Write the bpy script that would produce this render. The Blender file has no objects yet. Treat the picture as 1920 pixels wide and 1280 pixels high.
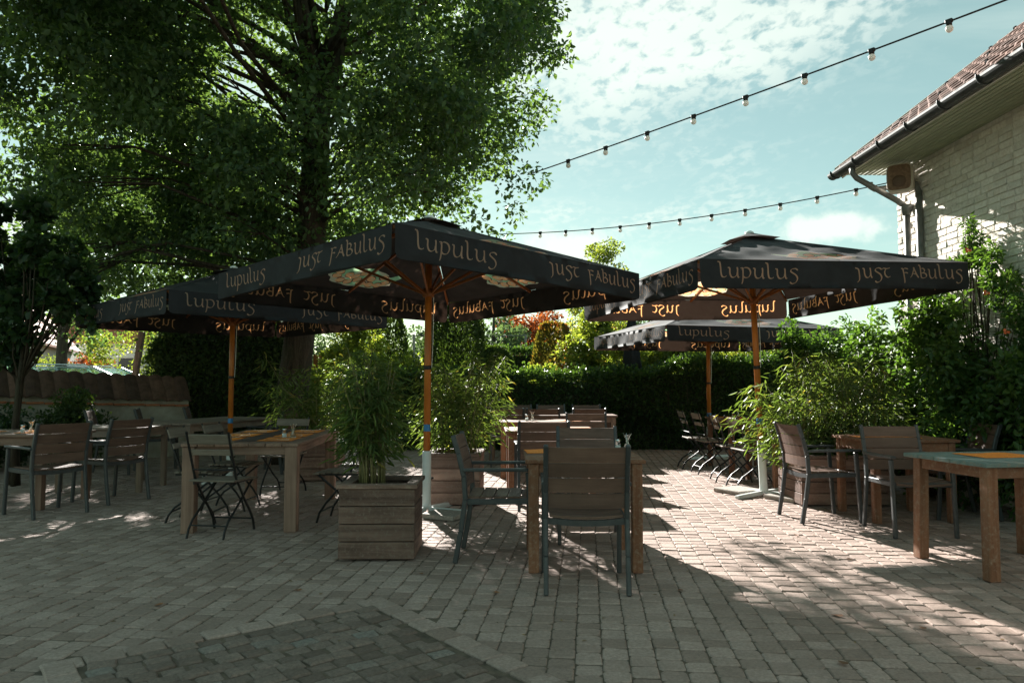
import bpy, math, random
import numpy as np
from mathutils import Vector, Matrix, Quaternion
from mathutils.geometry import delaunay_2d_cdt

R = math.radians
rnd = random.Random(11)
npr = np.random.default_rng(7)
scene = bpy.context.scene
COL = scene.collection

# ------------------------------------------------------------------ camera, sky, sun, exposure
cam_data = bpy.data.cameras.new('camera')
cam = bpy.data.objects.new('camera', cam_data)
COL.objects.link(cam)
cam.location = (0, 0, 1.25)
cam.rotation_euler = (R(90 + 3.27), 0, 0)
cam_data.sensor_width = 36.0
cam_data.lens = 26.25
cam_data.clip_start = 0.05
cam_data.clip_end = 2000
scene.camera = cam

SUN_AZ = -17.0            # degrees from +Y, negative = towards -X
SUN_EL = 24.0
sun_dir = Vector((math.sin(R(SUN_AZ)) * math.cos(R(SUN_EL)), math.cos(R(SUN_AZ)) * math.cos(R(SUN_EL)), math.sin(R(SUN_EL))))
sd = bpy.data.lights.new('sun', 'SUN')
sd.energy = 5.0
sd.angle = R(0.55)
sd.color = (1.0, 0.965, 0.90)
sun = bpy.data.objects.new('sun', sd)
COL.objects.link(sun)
sun.rotation_euler = (-sun_dir).to_track_quat('-Z', 'Y').to_euler()

world = bpy.data.worlds.new('World')
scene.world = world
world.use_nodes = True
wn = world.node_tree.nodes
wl = world.node_tree.links
wn.clear()
SKY_STRENGTH = 0.056


def wnode(t, **kw):
    n = wn.new(t)
    for k, v in kw.items():
        setattr(n, k, v)
    return n


def wmath(op, a, b=None, c=None, clamp=False):
    n = wn.new('ShaderNodeMath')
    n.operation = op
    n.use_clamp = clamp
    for i, x in enumerate((a, b, c)):
        if x is None:
            continue
        if isinstance(x, (int, float)):
            n.inputs[i].default_value = x
        else:
            wl.new(x, n.inputs[i])
    return n.outputs[0]


sky = wnode('ShaderNodeTexSky', sky_type='NISHITA', sun_disc=False)
sky.sun_elevation = R(SUN_EL)
sky.sun_rotation = R(SUN_AZ)
sky.altitude = 50
sky.air_density = 0.85
sky.dust_density = 0.1
sky.ozone_density = 1.0
tint = wnode('ShaderNodeMixRGB', blend_type='MULTIPLY')
tint.inputs[0].default_value = 1.0
wl.new(sky.outputs[0], tint.inputs[1])
tint.inputs[2].default_value = (1.00, 0.95, 0.67, 1)
haze_mix = wnode('ShaderNodeMixRGB')
haze_mix.inputs[0].default_value = 0.42
wl.new(tint.outputs[0], haze_mix.inputs[1])
haze_mix.inputs[2].default_value = (1.90, 3.25, 2.80, 1)
tc = wnode('ShaderNodeTexCoord')
sep = wnode('ShaderNodeSeparateXYZ')
wl.new(tc.outputs['Generated'], sep.inputs[0])
zc = wmath('MAXIMUM', sep.outputs[2], 0.0)
den = wmath('ADD', zc, 0.16)
px_ = wmath('DIVIDE', sep.outputs[0], den)
py_ = wmath('DIVIDE', sep.outputs[1], den)
comb = wnode('ShaderNodeCombineXYZ')
wl.new(px_, comb.inputs[0])
wl.new(py_, comb.inputs[1])


def wnoise(vec, scale, detail, rough, dist=0.0, off=(0, 0, 0), sc=(1, 1, 1), rot=0.0):
    m = wnode('ShaderNodeMapping')
    m.inputs['Location'].default_value = off
    m.inputs['Scale'].default_value = sc
    m.inputs['Rotation'].default_value = (0, 0, rot)
    wl.new(vec, m.inputs[0])
    n = wnode('ShaderNodeTexNoise')
    n.inputs['Scale'].default_value = scale
    n.inputs['Detail'].default_value = detail
    n.inputs['Roughness'].default_value = rough
    n.inputs['Distortion'].default_value = dist
    wl.new(m.outputs[0], n.inputs[0])
    return n.outputs[0]


def wstep(x, a, b):
    n = wnode('ShaderNodeMapRange', interpolation_type='SMOOTHSTEP')
    wl.new(x, n.inputs[0])
    n.inputs[1].default_value = a
    n.inputs[2].default_value = b
    return n.outputs[0]


def dir_dist(d, sc):
    """stretched distance of the view direction from direction d"""
    d = Vector(d).normalized()
    a = wmath('MULTIPLY', wmath('SUBTRACT', sep.outputs[0], d.x), sc[0])
    b = wmath('MULTIPLY', wmath('SUBTRACT', sep.outputs[2], d.z), sc[1])
    front = wmath('MULTIPLY', wmath('LESS_THAN', sep.outputs[1], 0.0), 9.0)
    return wmath('ADD', wmath('SQRT', wmath('ADD', wmath('MULTIPLY', a, a), wmath('MULTIPLY', b, b))), front)


# mackerel cloud field: fine cells gated by a large soft mask, thickest in one bank of the sky
cells = wnoise(comb.outputs[0], 26.0, 4.0, 0.55, 0.25, sc=(1.0, 0.75, 1), rot=0.6)
broad = wnoise(comb.outputs[0], 1.3, 3.0, 0.5, 0.2, off=(3.1, 1.7, 0))
bank = wmath('SUBTRACT', 1.0, dir_dist((0.17, 1.0, 0.47), (2.4, 4.0)))
gate = wmath('ADD', wmath('MULTIPLY', wmath('MAXIMUM', bank, -0.5), 0.50), broad)
gate = wstep(gate, 0.52, 0.95)
cir = wmath('MULTIPLY', wstep(wmath('ADD', cells, wmath('MULTIPLY', gate, 0.22)), 0.47, 0.72), gate)
# thin veil streaks
veil = wnoise(comb.outputs[0], 1.6, 5.0, 0.6, 0.8, off=(0.4, 5.2, 0), sc=(0.7, 2.2, 1), rot=-0.25)
veil = wmath('MULTIPLY', wstep(veil, 0.45, 0.80), 0.28)
# two low cumulus puffs
puffn = wnoise(tc.outputs['Generated'], 16.0, 5.0, 0.6, 0.2)
puffw = wmath('MULTIPLY', wmath('SUBTRACT', puffn, 0.5), 2.0)
p1 = wstep(wmath('SUBTRACT', wmath('ADD', 1.0, puffw), dir_dist((0.436, 1, 0.212), (17.0, 48.0))), 0.0, 0.55)
p2 = wstep(wmath('SUBTRACT', wmath('ADD', 1.0, puffw), dir_dist((0.085, 1, 0.180), (10.0, 30.0))), 0.0, 0.65)
p3 = wstep(wmath('SUBTRACT', wmath('ADD', 1.0, puffw), dir_dist((-0.60, 1, 0.20), (7.0, 16.0))), 0.0, 0.7)
cl = wmath('MAXIMUM', wmath('MAXIMUM', cir, veil), wmath('MAXIMUM', wmath('MAXIMUM', p1, p2), p3), clamp=True)
cmix = wnode('ShaderNodeMixRGB')
wl.new(wmath('MULTIPLY', cl, 0.88), cmix.inputs[0])
wl.new(haze_mix.outputs[0], cmix.inputs[1])
cmix.inputs[2].default_value = (5.1, 5.6, 5.1, 1)
bg = wnode('ShaderNodeBackground')
bg.inputs[1].default_value = SKY_STRENGTH
wl.new(cmix.outputs[0], bg.inputs[0])
wout = wnode('ShaderNodeOutputWorld')
wl.new(bg.outputs[0], wout.inputs[0])

vs = scene.view_settings
scene.display_settings.display_device = 'sRGB'
vs.view_transform = 'Standard'
vs.look = 'None'
vs.exposure = 1.85
vs.gamma = 1.0
vs.use_curve_mapping = False
scene.render.engine = 'CYCLES'
scene.cycles.use_denoising = True
scene.cycles.max_bounces = 7
scene.cycles.diffuse_bounces = 3
scene.cycles.glossy_bounces = 3
scene.cycles.transmission_bounces = 5
scene.cycles.transparent_max_bounces = 8
scene.cycles.sample_clamp_indirect = 6.0

# ------------------------------------------------------------------ mesh helpers


class MB:
    def __init__(s):
        s.v, s.f, s.m = [], [], []

    def add(s, verts, faces, mi=0):
        b = len(s.v)
        s.v.extend(tuple(p) for p in verts)
        for f in faces:
            s.f.append(tuple(b + i for i in f))
            s.m.append(mi)
        return s

    def box(s, c, size, rot=None, ch=0.0, mi=0):
        hx, hy, hz = (k / 2 for k in size)
        c = Vector(c)
        if ch <= 0:
            vs_ = [(sx * hx, sy * hy, sz * hz) for sz in (-1, 1) for sy in (-1, 1) for sx in (-1, 1)]
            fs = [(0, 2, 3, 1), (4, 5, 7, 6), (0, 1, 5, 4), (2, 6, 7, 3), (0, 4, 6, 2), (1, 3, 7, 5)]
        else:
            ch = min(ch, hx * .45, hy * .45, hz * .45)
            vs_, idx = [], {}
            for sx in (-1, 1):
                for sy in (-1, 1):
                    for sz in (-1, 1):
                        for ax in range(3):
                            p = [sx * hx, sy * hy, sz * hz]
                            for k in range(3):
                                if k != ax:
                                    p[k] -= (sx, sy, sz)[k] * ch
                            idx[(sx, sy, sz, ax)] = len(vs_)
                            vs_.append(tuple(p))
            fs = []
            order = ((-1, -1), (1, -1), (1, 1), (-1, 1))
            for ax in range(3):
                o1, o2 = (ax + 1) % 3, (ax + 2) % 3
                for sg in (-1, 1):
                    q = []
                    for a, b in order:
                        k = [0, 0, 0]
                        k[ax], k[o1], k[o2] = sg, a, b
                        q.append(idx[(k[0], k[1], k[2], ax)])
                    fs.append(tuple(q) if sg > 0 else tuple(reversed(q)))
            for ax in range(3):          # edges along ax
                o1, o2 = (ax + 1) % 3, (ax + 2) % 3
                for a in (-1, 1):
                    for b in (-1, 1):
                        k0, k1 = [0, 0, 0], [0, 0, 0]
                        k0[ax], k1[ax] = -1, 1
                        k0[o1] = k1[o1] = a
                        k0[o2] = k1[o2] = b
                        q = [idx[(*k0, o1)], idx[(*k1, o1)], idx[(*k1, o2)], idx[(*k0, o2)]]
                        if a * b < 0:
                            q.reverse()
                        fs.append(tuple(reversed(q)))
            for sx in (-1, 1):
                for sy in (-1, 1):
                    for sz in (-1, 1):
                        q = [idx[(sx, sy, sz, a)] for a in range(3)]
                        if sx * sy * sz < 0:
                            q.reverse()
                        fs.append(tuple(q))
        out = []
        for p in vs_:
            p = Vector(p)
            if rot is not None:
                p = rot @ p
            out.append(p + c)
        return s.add(out, fs, mi)

    def beam(s, p0, p1, w, h, up=(0, 0, 1), ch=0.0, mi=0):
        p0, p1 = Vector(p0), Vector(p1)
        d = p1 - p0
        L = d.length
        y = d.normalized()
        u = Vector(up)
        if abs(y.dot(u)) > .98:
            u = Vector((0, 1, 0)) if abs(y.y) < .9 else Vector((1, 0, 0))
        x = y.cross(u).normalized()
        z = x.cross(y).normalized()
        m = Matrix((x, y, z)).transposed()
        return s.box((p0 + p1) / 2, (w, L, h), m, ch, mi)

    def tube(s, pts, r, n=8, caps=True, mi=0):
        pts = [Vector(p) for p in pts]
        rs = r if isinstance(r, (list, tuple)) else [r] * len(pts)
        base = len(s.v)
        prev = None
        for i, p in enumerate(pts):
            a = pts[max(i - 1, 0)]
            b = pts[min(i + 1, len(pts) - 1)]
            t = (b - a).normalized()
            if prev is None:
                u = Vector((0, 0, 1)) if abs(t.z) < .9 else Vector((1, 0, 0))
                x = t.cross(u).normalized()
            else:
                x = (prev - t * prev.dot(t)).normalized()
            prev = x
            y = t.cross(x)
            for k in range(n):
                an = 2 * math.pi * k / n
                s.v.append(tuple(p + (x * math.cos(an) + y * math.sin(an)) * rs[i]))
        for i in range(len(pts) - 1):
            for k in range(n):
                a = base + i * n + k
                b = base + i * n + (k + 1) % n
                s.f.append((a, b, b + n, a + n))
                s.m.append(mi)
        if caps:
            s.f.append(tuple(base + k for k in reversed(range(n))))
            s.m.append(mi)
            e = base + (len(pts) - 1) * n
            s.f.append(tuple(e + k for k in range(n)))
            s.m.append(mi)
        return s

    def lathe(s, prof, n=16, c=(0, 0, 0), mi=0):
        base = len(s.v)
        for r_, z in prof:
            for k in range(n):
                an = 2 * math.pi * k / n
                s.v.append((c[0] + r_ * math.cos(an), c[1] + r_ * math.sin(an), c[2] + z))
        for i in range(len(prof) - 1):
            for k in range(n):
                a = base + i * n + k
                b = base + i * n + (k + 1) % n
                s.f.append((a, b, b + n, a + n))
                s.m.append(mi)
        s.f.append(tuple(base + k for k in reversed(range(n))))
        s.m.append(mi)
        e = base + (len(prof) - 1) * n
        s.f.append(tuple(e + k for k in range(n)))
        s.m.append(mi)
        return s

    def prism(s, poly, axis, a, b, mi=0):
        """poly of 2-D points, extruded along axis from a to b (axis 0: points are (y,z); 1: (x,z); 2: (x,y))"""
        def mk(p, h):
            return {0: (h, p[0], p[1]), 1: (p[0], h, p[1]), 2: (p[0], p[1], h)}[axis]
        n = len(poly)
        vs_ = [mk(p, a) for p in poly] + [mk(p, b) for p in poly]
        fs = [tuple(reversed(range(n))), tuple(range(n, 2 * n))]
        for i in range(n):
            j = (i + 1) % n
            fs.append((i, j, j + n, i + n))
        return s.add(vs_, fs, mi)

    def mesh(s, name, mats, smooth=False):
        me = bpy.data.meshes.new(name)
        me.from_pydata(s.v, [], s.f)
        for m in (mats if isinstance(mats, (list, tuple)) else [mats]):
            me.materials.append(m)
        if any(s.m):
            me.polygons.foreach_set('material_index', s.m)
        if smooth:
            me.polygons.foreach_set('use_smooth', [True] * len(me.polygons))
        me.update()
        return me

    def build(s, name, mats, parent=None, smooth=False):
        o = bpy.data.objects.new(name, s.mesh(name, mats, smooth))
        COL.objects.link(o)
        o.parent = parent
        return o


def link(name, me, parent=None):
    o = bpy.data.objects.new(name, me)
    COL.objects.link(o)
    o.parent = parent
    return o


def tag(o, label=None, cat=None, group=None, kind=None):
    for k, v in (('label', label), ('category', cat), ('group', group), ('kind', kind)):
        if v:
            o[k] = v
    return o


def thing(name, label, cat, loc=(0, 0, 0), rz=0.0, group=None):
    o = bpy.data.objects.new(name, None)
    o.empty_display_size = .1
    COL.objects.link(o)
    o.location = loc
    o.rotation_euler = (0, 0, R(rz))
    return tag(o, label, cat, group)


def copy_tree(o, parent=None):
    c = o.copy()
    COL.objects.link(c)
    c.parent = parent
    for ch in [x for x in ALL_CH.get(o.name, [])]:
        copy_tree(ch, c)
    return c


ALL_CH = {}


def remember(o):
    ALL_CH[o.name] = list(o.children)
    for c in o.children:
        remember(c)


def place(root, loc, rz, label, first):
    o = root if first else copy_tree(root)
    o.location = loc
    o.rotation_euler = (0, 0, R(rz))
    o['label'] = label
    return o


# ------------------------------------------------------------------ materials
def newmat(name):
    m = bpy.data.materials.new(name)
    m.use_nodes = True
    nt = m.node_tree
    nt.nodes.clear()
    return m, nt, nt.nodes, nt.links


class NT:
    """small node helper"""

    def __init__(s, name):
        s.m, s.t, s.n, s.l = newmat(name)
        s.out = s.n.new('ShaderNodeOutputMaterial')
        s.tc = None

    def coord(s, kind='Object', scale=(1, 1, 1), jitter=True):
        if s.tc is None:
            s.tc = s.n.new('ShaderNodeTexCoord')
        mp = s.n.new('ShaderNodeMapping')
        mp.inputs['Scale'].default_value = scale
        src = s.tc.outputs[kind]
        if jitter:
            oi = s.n.new('ShaderNodeObjectInfo')
            ml = s.n.new('ShaderNodeMath')
            ml.operation = 'MULTIPLY'
            ml.inputs[1].default_value = 37.0
            s.l.new(oi.outputs['Random'], ml.inputs[0])
            ad = s.n.new('ShaderNodeVectorMath')
            ad.operation = 'ADD'
            s.l.new(src, ad.inputs[0])
            s.l.new(ml.outputs[0], ad.inputs[1])
            src = ad.outputs[0]
        s.l.new(src, mp.inputs[0])
        return mp.outputs[0]

    def noise(s, vec, scale, detail=4, rough=.55, dist=0.0):
        n = s.n.new('ShaderNodeTexNoise')
        n.inputs['Scale'].default_value = scale
        n.inputs['Detail'].default_value = detail
        n.inputs['Roughness'].default_value = rough
        n.inputs['Distortion'].default_value = dist
        s.l.new(vec, n.inputs[0])
        return n.outputs[0]

    def ramp(s, fac, stops):
        r = s.n.new('ShaderNodeValToRGB')
        e = r.color_ramp.elements
        while len(e) < len(stops):
            e.new(.5)
        for i, (p, c) in enumerate(stops):
            e[i].position = p
            e[i].color = (c, c, c, 1) if isinstance(c, (int, float)) else (*c[:3], 1)
        s.l.new(fac, r.inputs[0])
        return r.outputs[0]

    def mix(s, fac, a, b, mode='MIX'):
        n = s.n.new('ShaderNodeMixRGB')
        n.blend_type = mode
        for i, x in enumerate((fac, a, b)):
            if isinstance(x, (int, float)):
                n.inputs[i].default_value = x if i == 0 else (x, x, x, 1)
            elif isinstance(x, tuple):
                n.inputs[i].default_value = (*x[:3], 1)
            else:
                s.l.new(x, n.inputs[i])
        return n.outputs[0]

    def rand(s, col, amt=.25, hue=0.0):
        oi = s.n.new('ShaderNodeObjectInfo')
        mr = s.n.new('ShaderNodeMapRange')
        mr.inputs[3].default_value = 1 - amt
        mr.inputs[4].default_value = 1 + amt
        s.l.new(oi.outputs['Random'], mr.inputs[0])
        h = s.n.new('ShaderNodeHueSaturation')
        s.l.new(mr.outputs[0], h.inputs['Value'])
        s.l.new(col, h.inputs['Color'])
        return h.outputs[0]

    def attr(s, name):
        a = s.n.new('ShaderNodeAttribute')
        a.attribute_name = name
        return a.outputs['Fac']

    def bump(s, h, strength, dist=.01):
        b = s.n.new('ShaderNodeBump')
        b.inputs['Strength'].default_value = strength
        b.inputs['Distance'].default_value = dist
        s.l.new(h, b.inputs['Height'])
        return b.outputs[0]

    def bsdf(s, col, rough=.6, normal=None, metallic=0.0, spec=.5, link=True, **kw):
        b = s.n.new('ShaderNodeBsdfPrincipled')
        if isinstance(col, tuple):
            b.inputs['Base Color'].default_value = (*col[:3], 1)
        else:
            s.l.new(col, b.inputs['Base Color'])
        if isinstance(rough, (int, float)):
            b.inputs['Roughness'].default_value = rough
        else:
            s.l.new(rough, b.inputs['Roughness'])
        b.inputs['Metallic'].default_value = metallic
        b.inputs['Specular IOR Level'].default_value = spec
        for k, v in kw.items():
            b.inputs[k].default_value = v
        if normal is not None:
            s.l.new(normal, b.inputs['Normal'])
        if link:
            s.l.new(b.outputs[0], s.out.inputs[0])
        return b.outputs[0]

    def mixsh(s, fac, a, b):
        n = s.n.new('ShaderNodeMixShader')
        if isinstance(fac, (int, float)):
            n.inputs[0].default_value = fac
        else:
            s.l.new(fac, n.inputs[0])
        s.l.new(a, n.inputs[1])
        s.l.new(b, n.inputs[2])
        return n.outputs[0]


def wood(name, c1, c2, axis, rough=.6, grain=26.0, amt=.18, bump=.35, wear=None):
    t = NT(name)
    sc = [grain, grain, grain]
    sc[axis] = grain * .055
    v = t.coord('Object', tuple(sc))
    n1 = t.noise(v, 1.0, 6, .65, .6)
    col = t.ramp(n1, [(.30, c1), (.72, c2)])
    v2 = t.coord('Object', (1, 1, 1))
    n2 = t.noise(v2, 3.2, 4, .6)
    col = t.mix(t.ramp(n2, [(.35, .0), (.75, .55)]), col, tuple(k * .55 for k in c1))
    if wear:
        n3 = t.noise(v2, 34.0, 8, .75, .2)
        col = t.mix(t.ramp(n3, [(.50, 0.0), (.66, .7)]), col, wear)
    col = t.rand(col, amt)
    t.bsdf(col, t.ramp(n1, [(.2, min(1, rough + .18)), (.8, rough - .08)]), t.bump(n1, bump, .004), spec=.35)
    return t.m


def plain(name, col, rough=.5, var=.15, scale=8.0, bump=.08, metallic=0.0, spec=.5, rand=.08):
    t = NT(name)
    v = t.coord('Object')
    n = t.noise(v, scale, 5, .6)
    c = t.ramp(n, [(.3, tuple(k * (1 - var) for k in col)), (.7, tuple(min(1, k * (1 + var)) for k in col))])
    c = t.rand(c, rand)
    n2 = t.noise(v, scale * 9, 3, .6)
    t.bsdf(c, t.ramp(n, [(.25, min(1, rough + .12)), (.75, max(.05, rough - .1))]), t.bump(n2, bump, .003), metallic, spec)
    return t.m


def leafmat(name, dark, light, trans=.45, tcol=None, rough=.45, hot=None):
    t = NT(name)
    a = t.attr('tint')
    stops = [(.0, dark), (.75, light)]
    if hot:
        stops.append((1.0, hot))
    col = t.ramp(a, stops)
    b = t.bsdf(col, rough, spec=.35, link=False)
    tr = t.n.new('ShaderNodeBsdfTranslucent')
    tc_ = t.mix(1.0, col, tcol or (1.9, 1.75, .55), 'MULTIPLY')
    t.l.new(tc_, tr.inputs[0])
    t.l.new(t.mixsh(trans, b, tr.outputs[0]), t.out.inputs[0])
    return t.m


M = {}
M['slat'] = wood('brown_composite_slat', (.108, .062, .045), (.190, .114, .084), 0, .50, 30, .12, .15)
M['slat_d'] = M['slat']
M['alu'] = plain('slate_blue_metal', (.058, .062, .064), .42, .15, 20, .05, .25)
M['black_metal'] = plain('black_painted_metal', (.018, .017, .017), .45, .3, 30, .1, .3)
M['fold_slat'] = wood('grey_weathered_slat', (.16, .125, .095), (.30, .25, .20), 0, .62, 34, .2, .3)
for ax in range(3):
    M['tbl%d' % ax] = wood('oiled_table_wood_%s' % 'xyz'[ax], (.19, .110, .080), (.37, .235, .172), ax, .60, 24, .15, .3)
    M['grey%d' % ax] = wood('greyed_wood_%s' % 'xyz'[ax], (.19, .135, .10), (.34, .26, .20), ax, .65, 24, .14, .3)
    M['plant%d' % ax] = wood('weathered_planter_wood_%s' % 'xyz'[ax], (.105, .060, .046), (.34, .215, .165), ax, .74, 20, .26, .7, (.25, .195, .155))
    M['worn%d' % ax] = wood('worn_brown_painted_wood_%s' % 'xyz'[ax], (.17, .070, .036), (.32, .155, .085), ax, .66, 22, .12, .45, (.30, .23, .17))
    M['orange%d' % ax] = wood('orange_varnished_wood_%s' % 'xyz'[ax], (.40, .115, .016), (.62, .215, .032), ax, .32, 18, .05, .1)
    M['rib%d' % ax] = wood('brown_varnished_wood_%s' % 'xyz'[ax], (.22, .07, .018), (.36, .13, .03), ax, .35, 18, .05, .1)
M['teal_top'] = wood('flaking_teal_painted_board', (.13, .20, .19), (.26, .34, .31), 0, .62, 16, .12, .6, (.30, .22, .15))
M['teal_edge'] = M['worn0']
M['mat'] = plain('orange_woven_placemat', (.90, .26, .025), .75, .18, 60, .35, rand=.12)
M['runner'] = plain('dark_brown_table_runner', (.06, .035, .026), .85, .2, 60, .3)
M['white_steel'] = plain('white_enamel_steel', (.70, .74, .72), .4, .08, 9, .08)
M['concrete'] = plain('pebbly_concrete', (.36, .32, .28), .9, .3, 45, .9)
M['sticker'] = plain('blue_sticker', (.03, .20, .45), .4, .1)
M['steel'] = plain('brushed_cutlery_steel', (.75, .75, .73), .2, .05, 30, .02, 1.0)
M['salt'] = plain('white_salt', (.8, .8, .78), .6, .05)
M['soil'] = plain('dark_soil', (.035, .025, .018), .95, .4, 40, 1.0)
M['bark'] = None


def glassmat(name, col=(.9, .95, .95), rough=.02):
    t = NT(name)
    g = t.n.new('ShaderNodeBsdfGlass')
    g.inputs[0].default_value = (*col, 1)
    g.inputs['Roughness'].default_value = rough
    tr = t.n.new('ShaderNodeBsdfTransparent')
    tr.inputs[0].default_value = (*[.5 + k * .5 for k in col], 1)
    t.l.new(t.mixsh(.45, g.outputs[0], tr.outputs[0]), t.out.inputs[0])
    return t.m


M['glass'] = glassmat('clear_glass')


def fabric(name, col, tcol, trans, rough=.75, sheen=.15):
    t = NT(name)
    v = t.coord('Object', jitter=True)
    n = t.noise(v, 5.0, 6, .65, .5)
    c = t.ramp(n, [(.3, tuple(k * .72 for k in col)), (.75, tuple(k * 1.35 for k in col))])
    w = t.noise(v, 240.0, 2, .5)
    b = t.bsdf(c, rough, t.bump(w, .12, .002), spec=.25, link=False, **{'Sheen Weight': sheen})
    tr = t.n.new('ShaderNodeBsdfTranslucent')
    tr.inputs[0].default_value = (*tcol, 1)
    t.l.new(t.mixsh(trans, b, tr.outputs[0]), t.out.inputs[0])
    return t.m


M['cloth'] = fabric('charcoal_canvas', (.023, .025, .028), (.060, .036, .026), .12, .8, .03)
M['print'] = fabric('cream_print', (.31, .25, .195), (.95, .42, .16), .40)
M['em_peach'] = fabric('peach_print', (.50, .26, .16), (.95, .42, .20), .6)
M['em_green'] = fabric('green_print', (.12, .22, .12), (.42, .62, .36), .6)
M['em_pale'] = fabric('pale_print', (.40, .36, .28), (.62, .50, .36), .6)
M['em_dark'] = fabric('dark_line_print', (.05, .03, .025), (.25, .10, .05), .4)


def barkmat(name, c1, c2):
    t = NT(name)
    v = t.coord('Object', (9, 9, 1.6), False)
    n = t.noise(v, 1.6, 8, .7, 1.0)
    v2 = t.coord('Object', (1, 1, 1), False)
    n2 = t.noise(v2, 2.0, 4)
    col = t.mix(t.ramp(n2, [(.4, 0.), (.75, .5)]), t.ramp(n, [(.35, c1), (.65, c2)]), (.06, .07, .04))
    t.bsdf(col, .9, t.bump(n, 1.0, .04), spec=.2)
    return t.m


M['bark'] = barkmat('oak_bark', (.026, .019, .015), (.10, .074, .056))
M['twig'] = barkmat('dark_twig', (.035, .027, .02), (.09, .07, .05))
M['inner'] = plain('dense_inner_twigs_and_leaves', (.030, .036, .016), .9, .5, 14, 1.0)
M['cane'] = plain('bamboo_cane', (.19, .17, .07), .5, .3, 20, .1)

# ------------------------------------------------------------------ foliage
LEAF_V = np.array([(0, 0, 0), (.50, .38, .10), (.36, .74, .05), (0, 1, -.06), (-.36, .74, .05), (-.50, .38, .10)])
LEAF_F = [(0, 1, 2, 3), (0, 3, 4, 5)]
BLADE_V = np.array([(0, 0, 0), (.5, .30, .05), (.34, .66, 0), (0, 1, -.16), (-.34, .66, 0), (-.5, .30, .05)])
NEED_V = np.array([(0, 0, 0), (.5, .5, .12), (0, 1, 0), (-.5, .5, .12)])
NEED_F = [(0, 1, 2, 3)]


def unit(a):
    return a / np.maximum(np.linalg.norm(a, axis=1, keepdims=True), 1e-9)


def foliage(name, pos, axis, size, mat, parent=None, width=.55, tmpl='leaf', up=.9, tint_bias=None, tint_spread=1.0):
    V, F = (LEAF_V, LEAF_F) if tmpl == 'leaf' else ((BLADE_V, LEAF_F) if tmpl == 'blade' else (NEED_V, NEED_F))
    n = len(pos)
    axis = unit(axis)
    nr = npr.normal(size=(n, 3))
    nr[:, 2] += up * 1.6
    nr = nr - axis * np.sum(nr * axis, axis=1, keepdims=True)
    nr = unit(nr)
    side = np.cross(axis, nr)
    k = len(V)
    s = size[:, None, None]
    verts = (pos[:, None, :] + s * (V[None, :, 0:1] * width * side[:, None, :] + V[None, :, 1:2] * axis[:, None, :] + V[None, :, 2:3] * nr[:, None, :]))
    verts = verts.reshape(-1, 3).astype(np.float32)
    fa = np.array(F)
    faces = (np.arange(n)[:, None, None] * k + fa[None]).reshape(-1)
    nf = n * len(F)
    me = bpy.data.meshes.new(name)
    me.vertices.add(len(verts))
    me.vertices.foreach_set('co', verts.ravel())
    me.loops.add(nf * 4)
    me.loops.foreach_set('vertex_index', faces.astype(np.int32))
    me.polygons.add(nf)
    me.polygons.foreach_set('loop_start', np.arange(0, nf * 4, 4, dtype=np.int32))
    tb = tint_bias if tint_bias is not None else np.full(n, .45)
    tt = np.clip(tb + npr.normal(0, .22, n) * tint_spread, 0, 1)
    at = me.attributes.new('tint', 'FLOAT', 'POINT')
    at.data.foreach_set('value', np.repeat(tt, k).astype(np.float32))
    me.materials.append(mat)
    me.update(calc_edges=True)
    return link(name, me, parent)


def clump_points(centers, radii, counts, shell=.55, flat=1.0):
    """leaf positions in ellipsoidal clumps, denser towards their skin"""
    P, D, C = [], [], []
    for i, (c, r, m) in enumerate(zip(centers, radii, counts)):
        d = unit(npr.normal(size=(m, 3)))
        q = npr.random(m) ** (1.0 / (2.0 + 3 * shell))
        r = np.array(r if np.ndim(r) else (r, r, r * flat))
        P.append(np.array(c) + d * q[:, None] * r)
        D.append(d)
        C.append(np.full(m, i))
    return np.concatenate(P), np.concatenate(D), np.concatenate(C)


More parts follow.
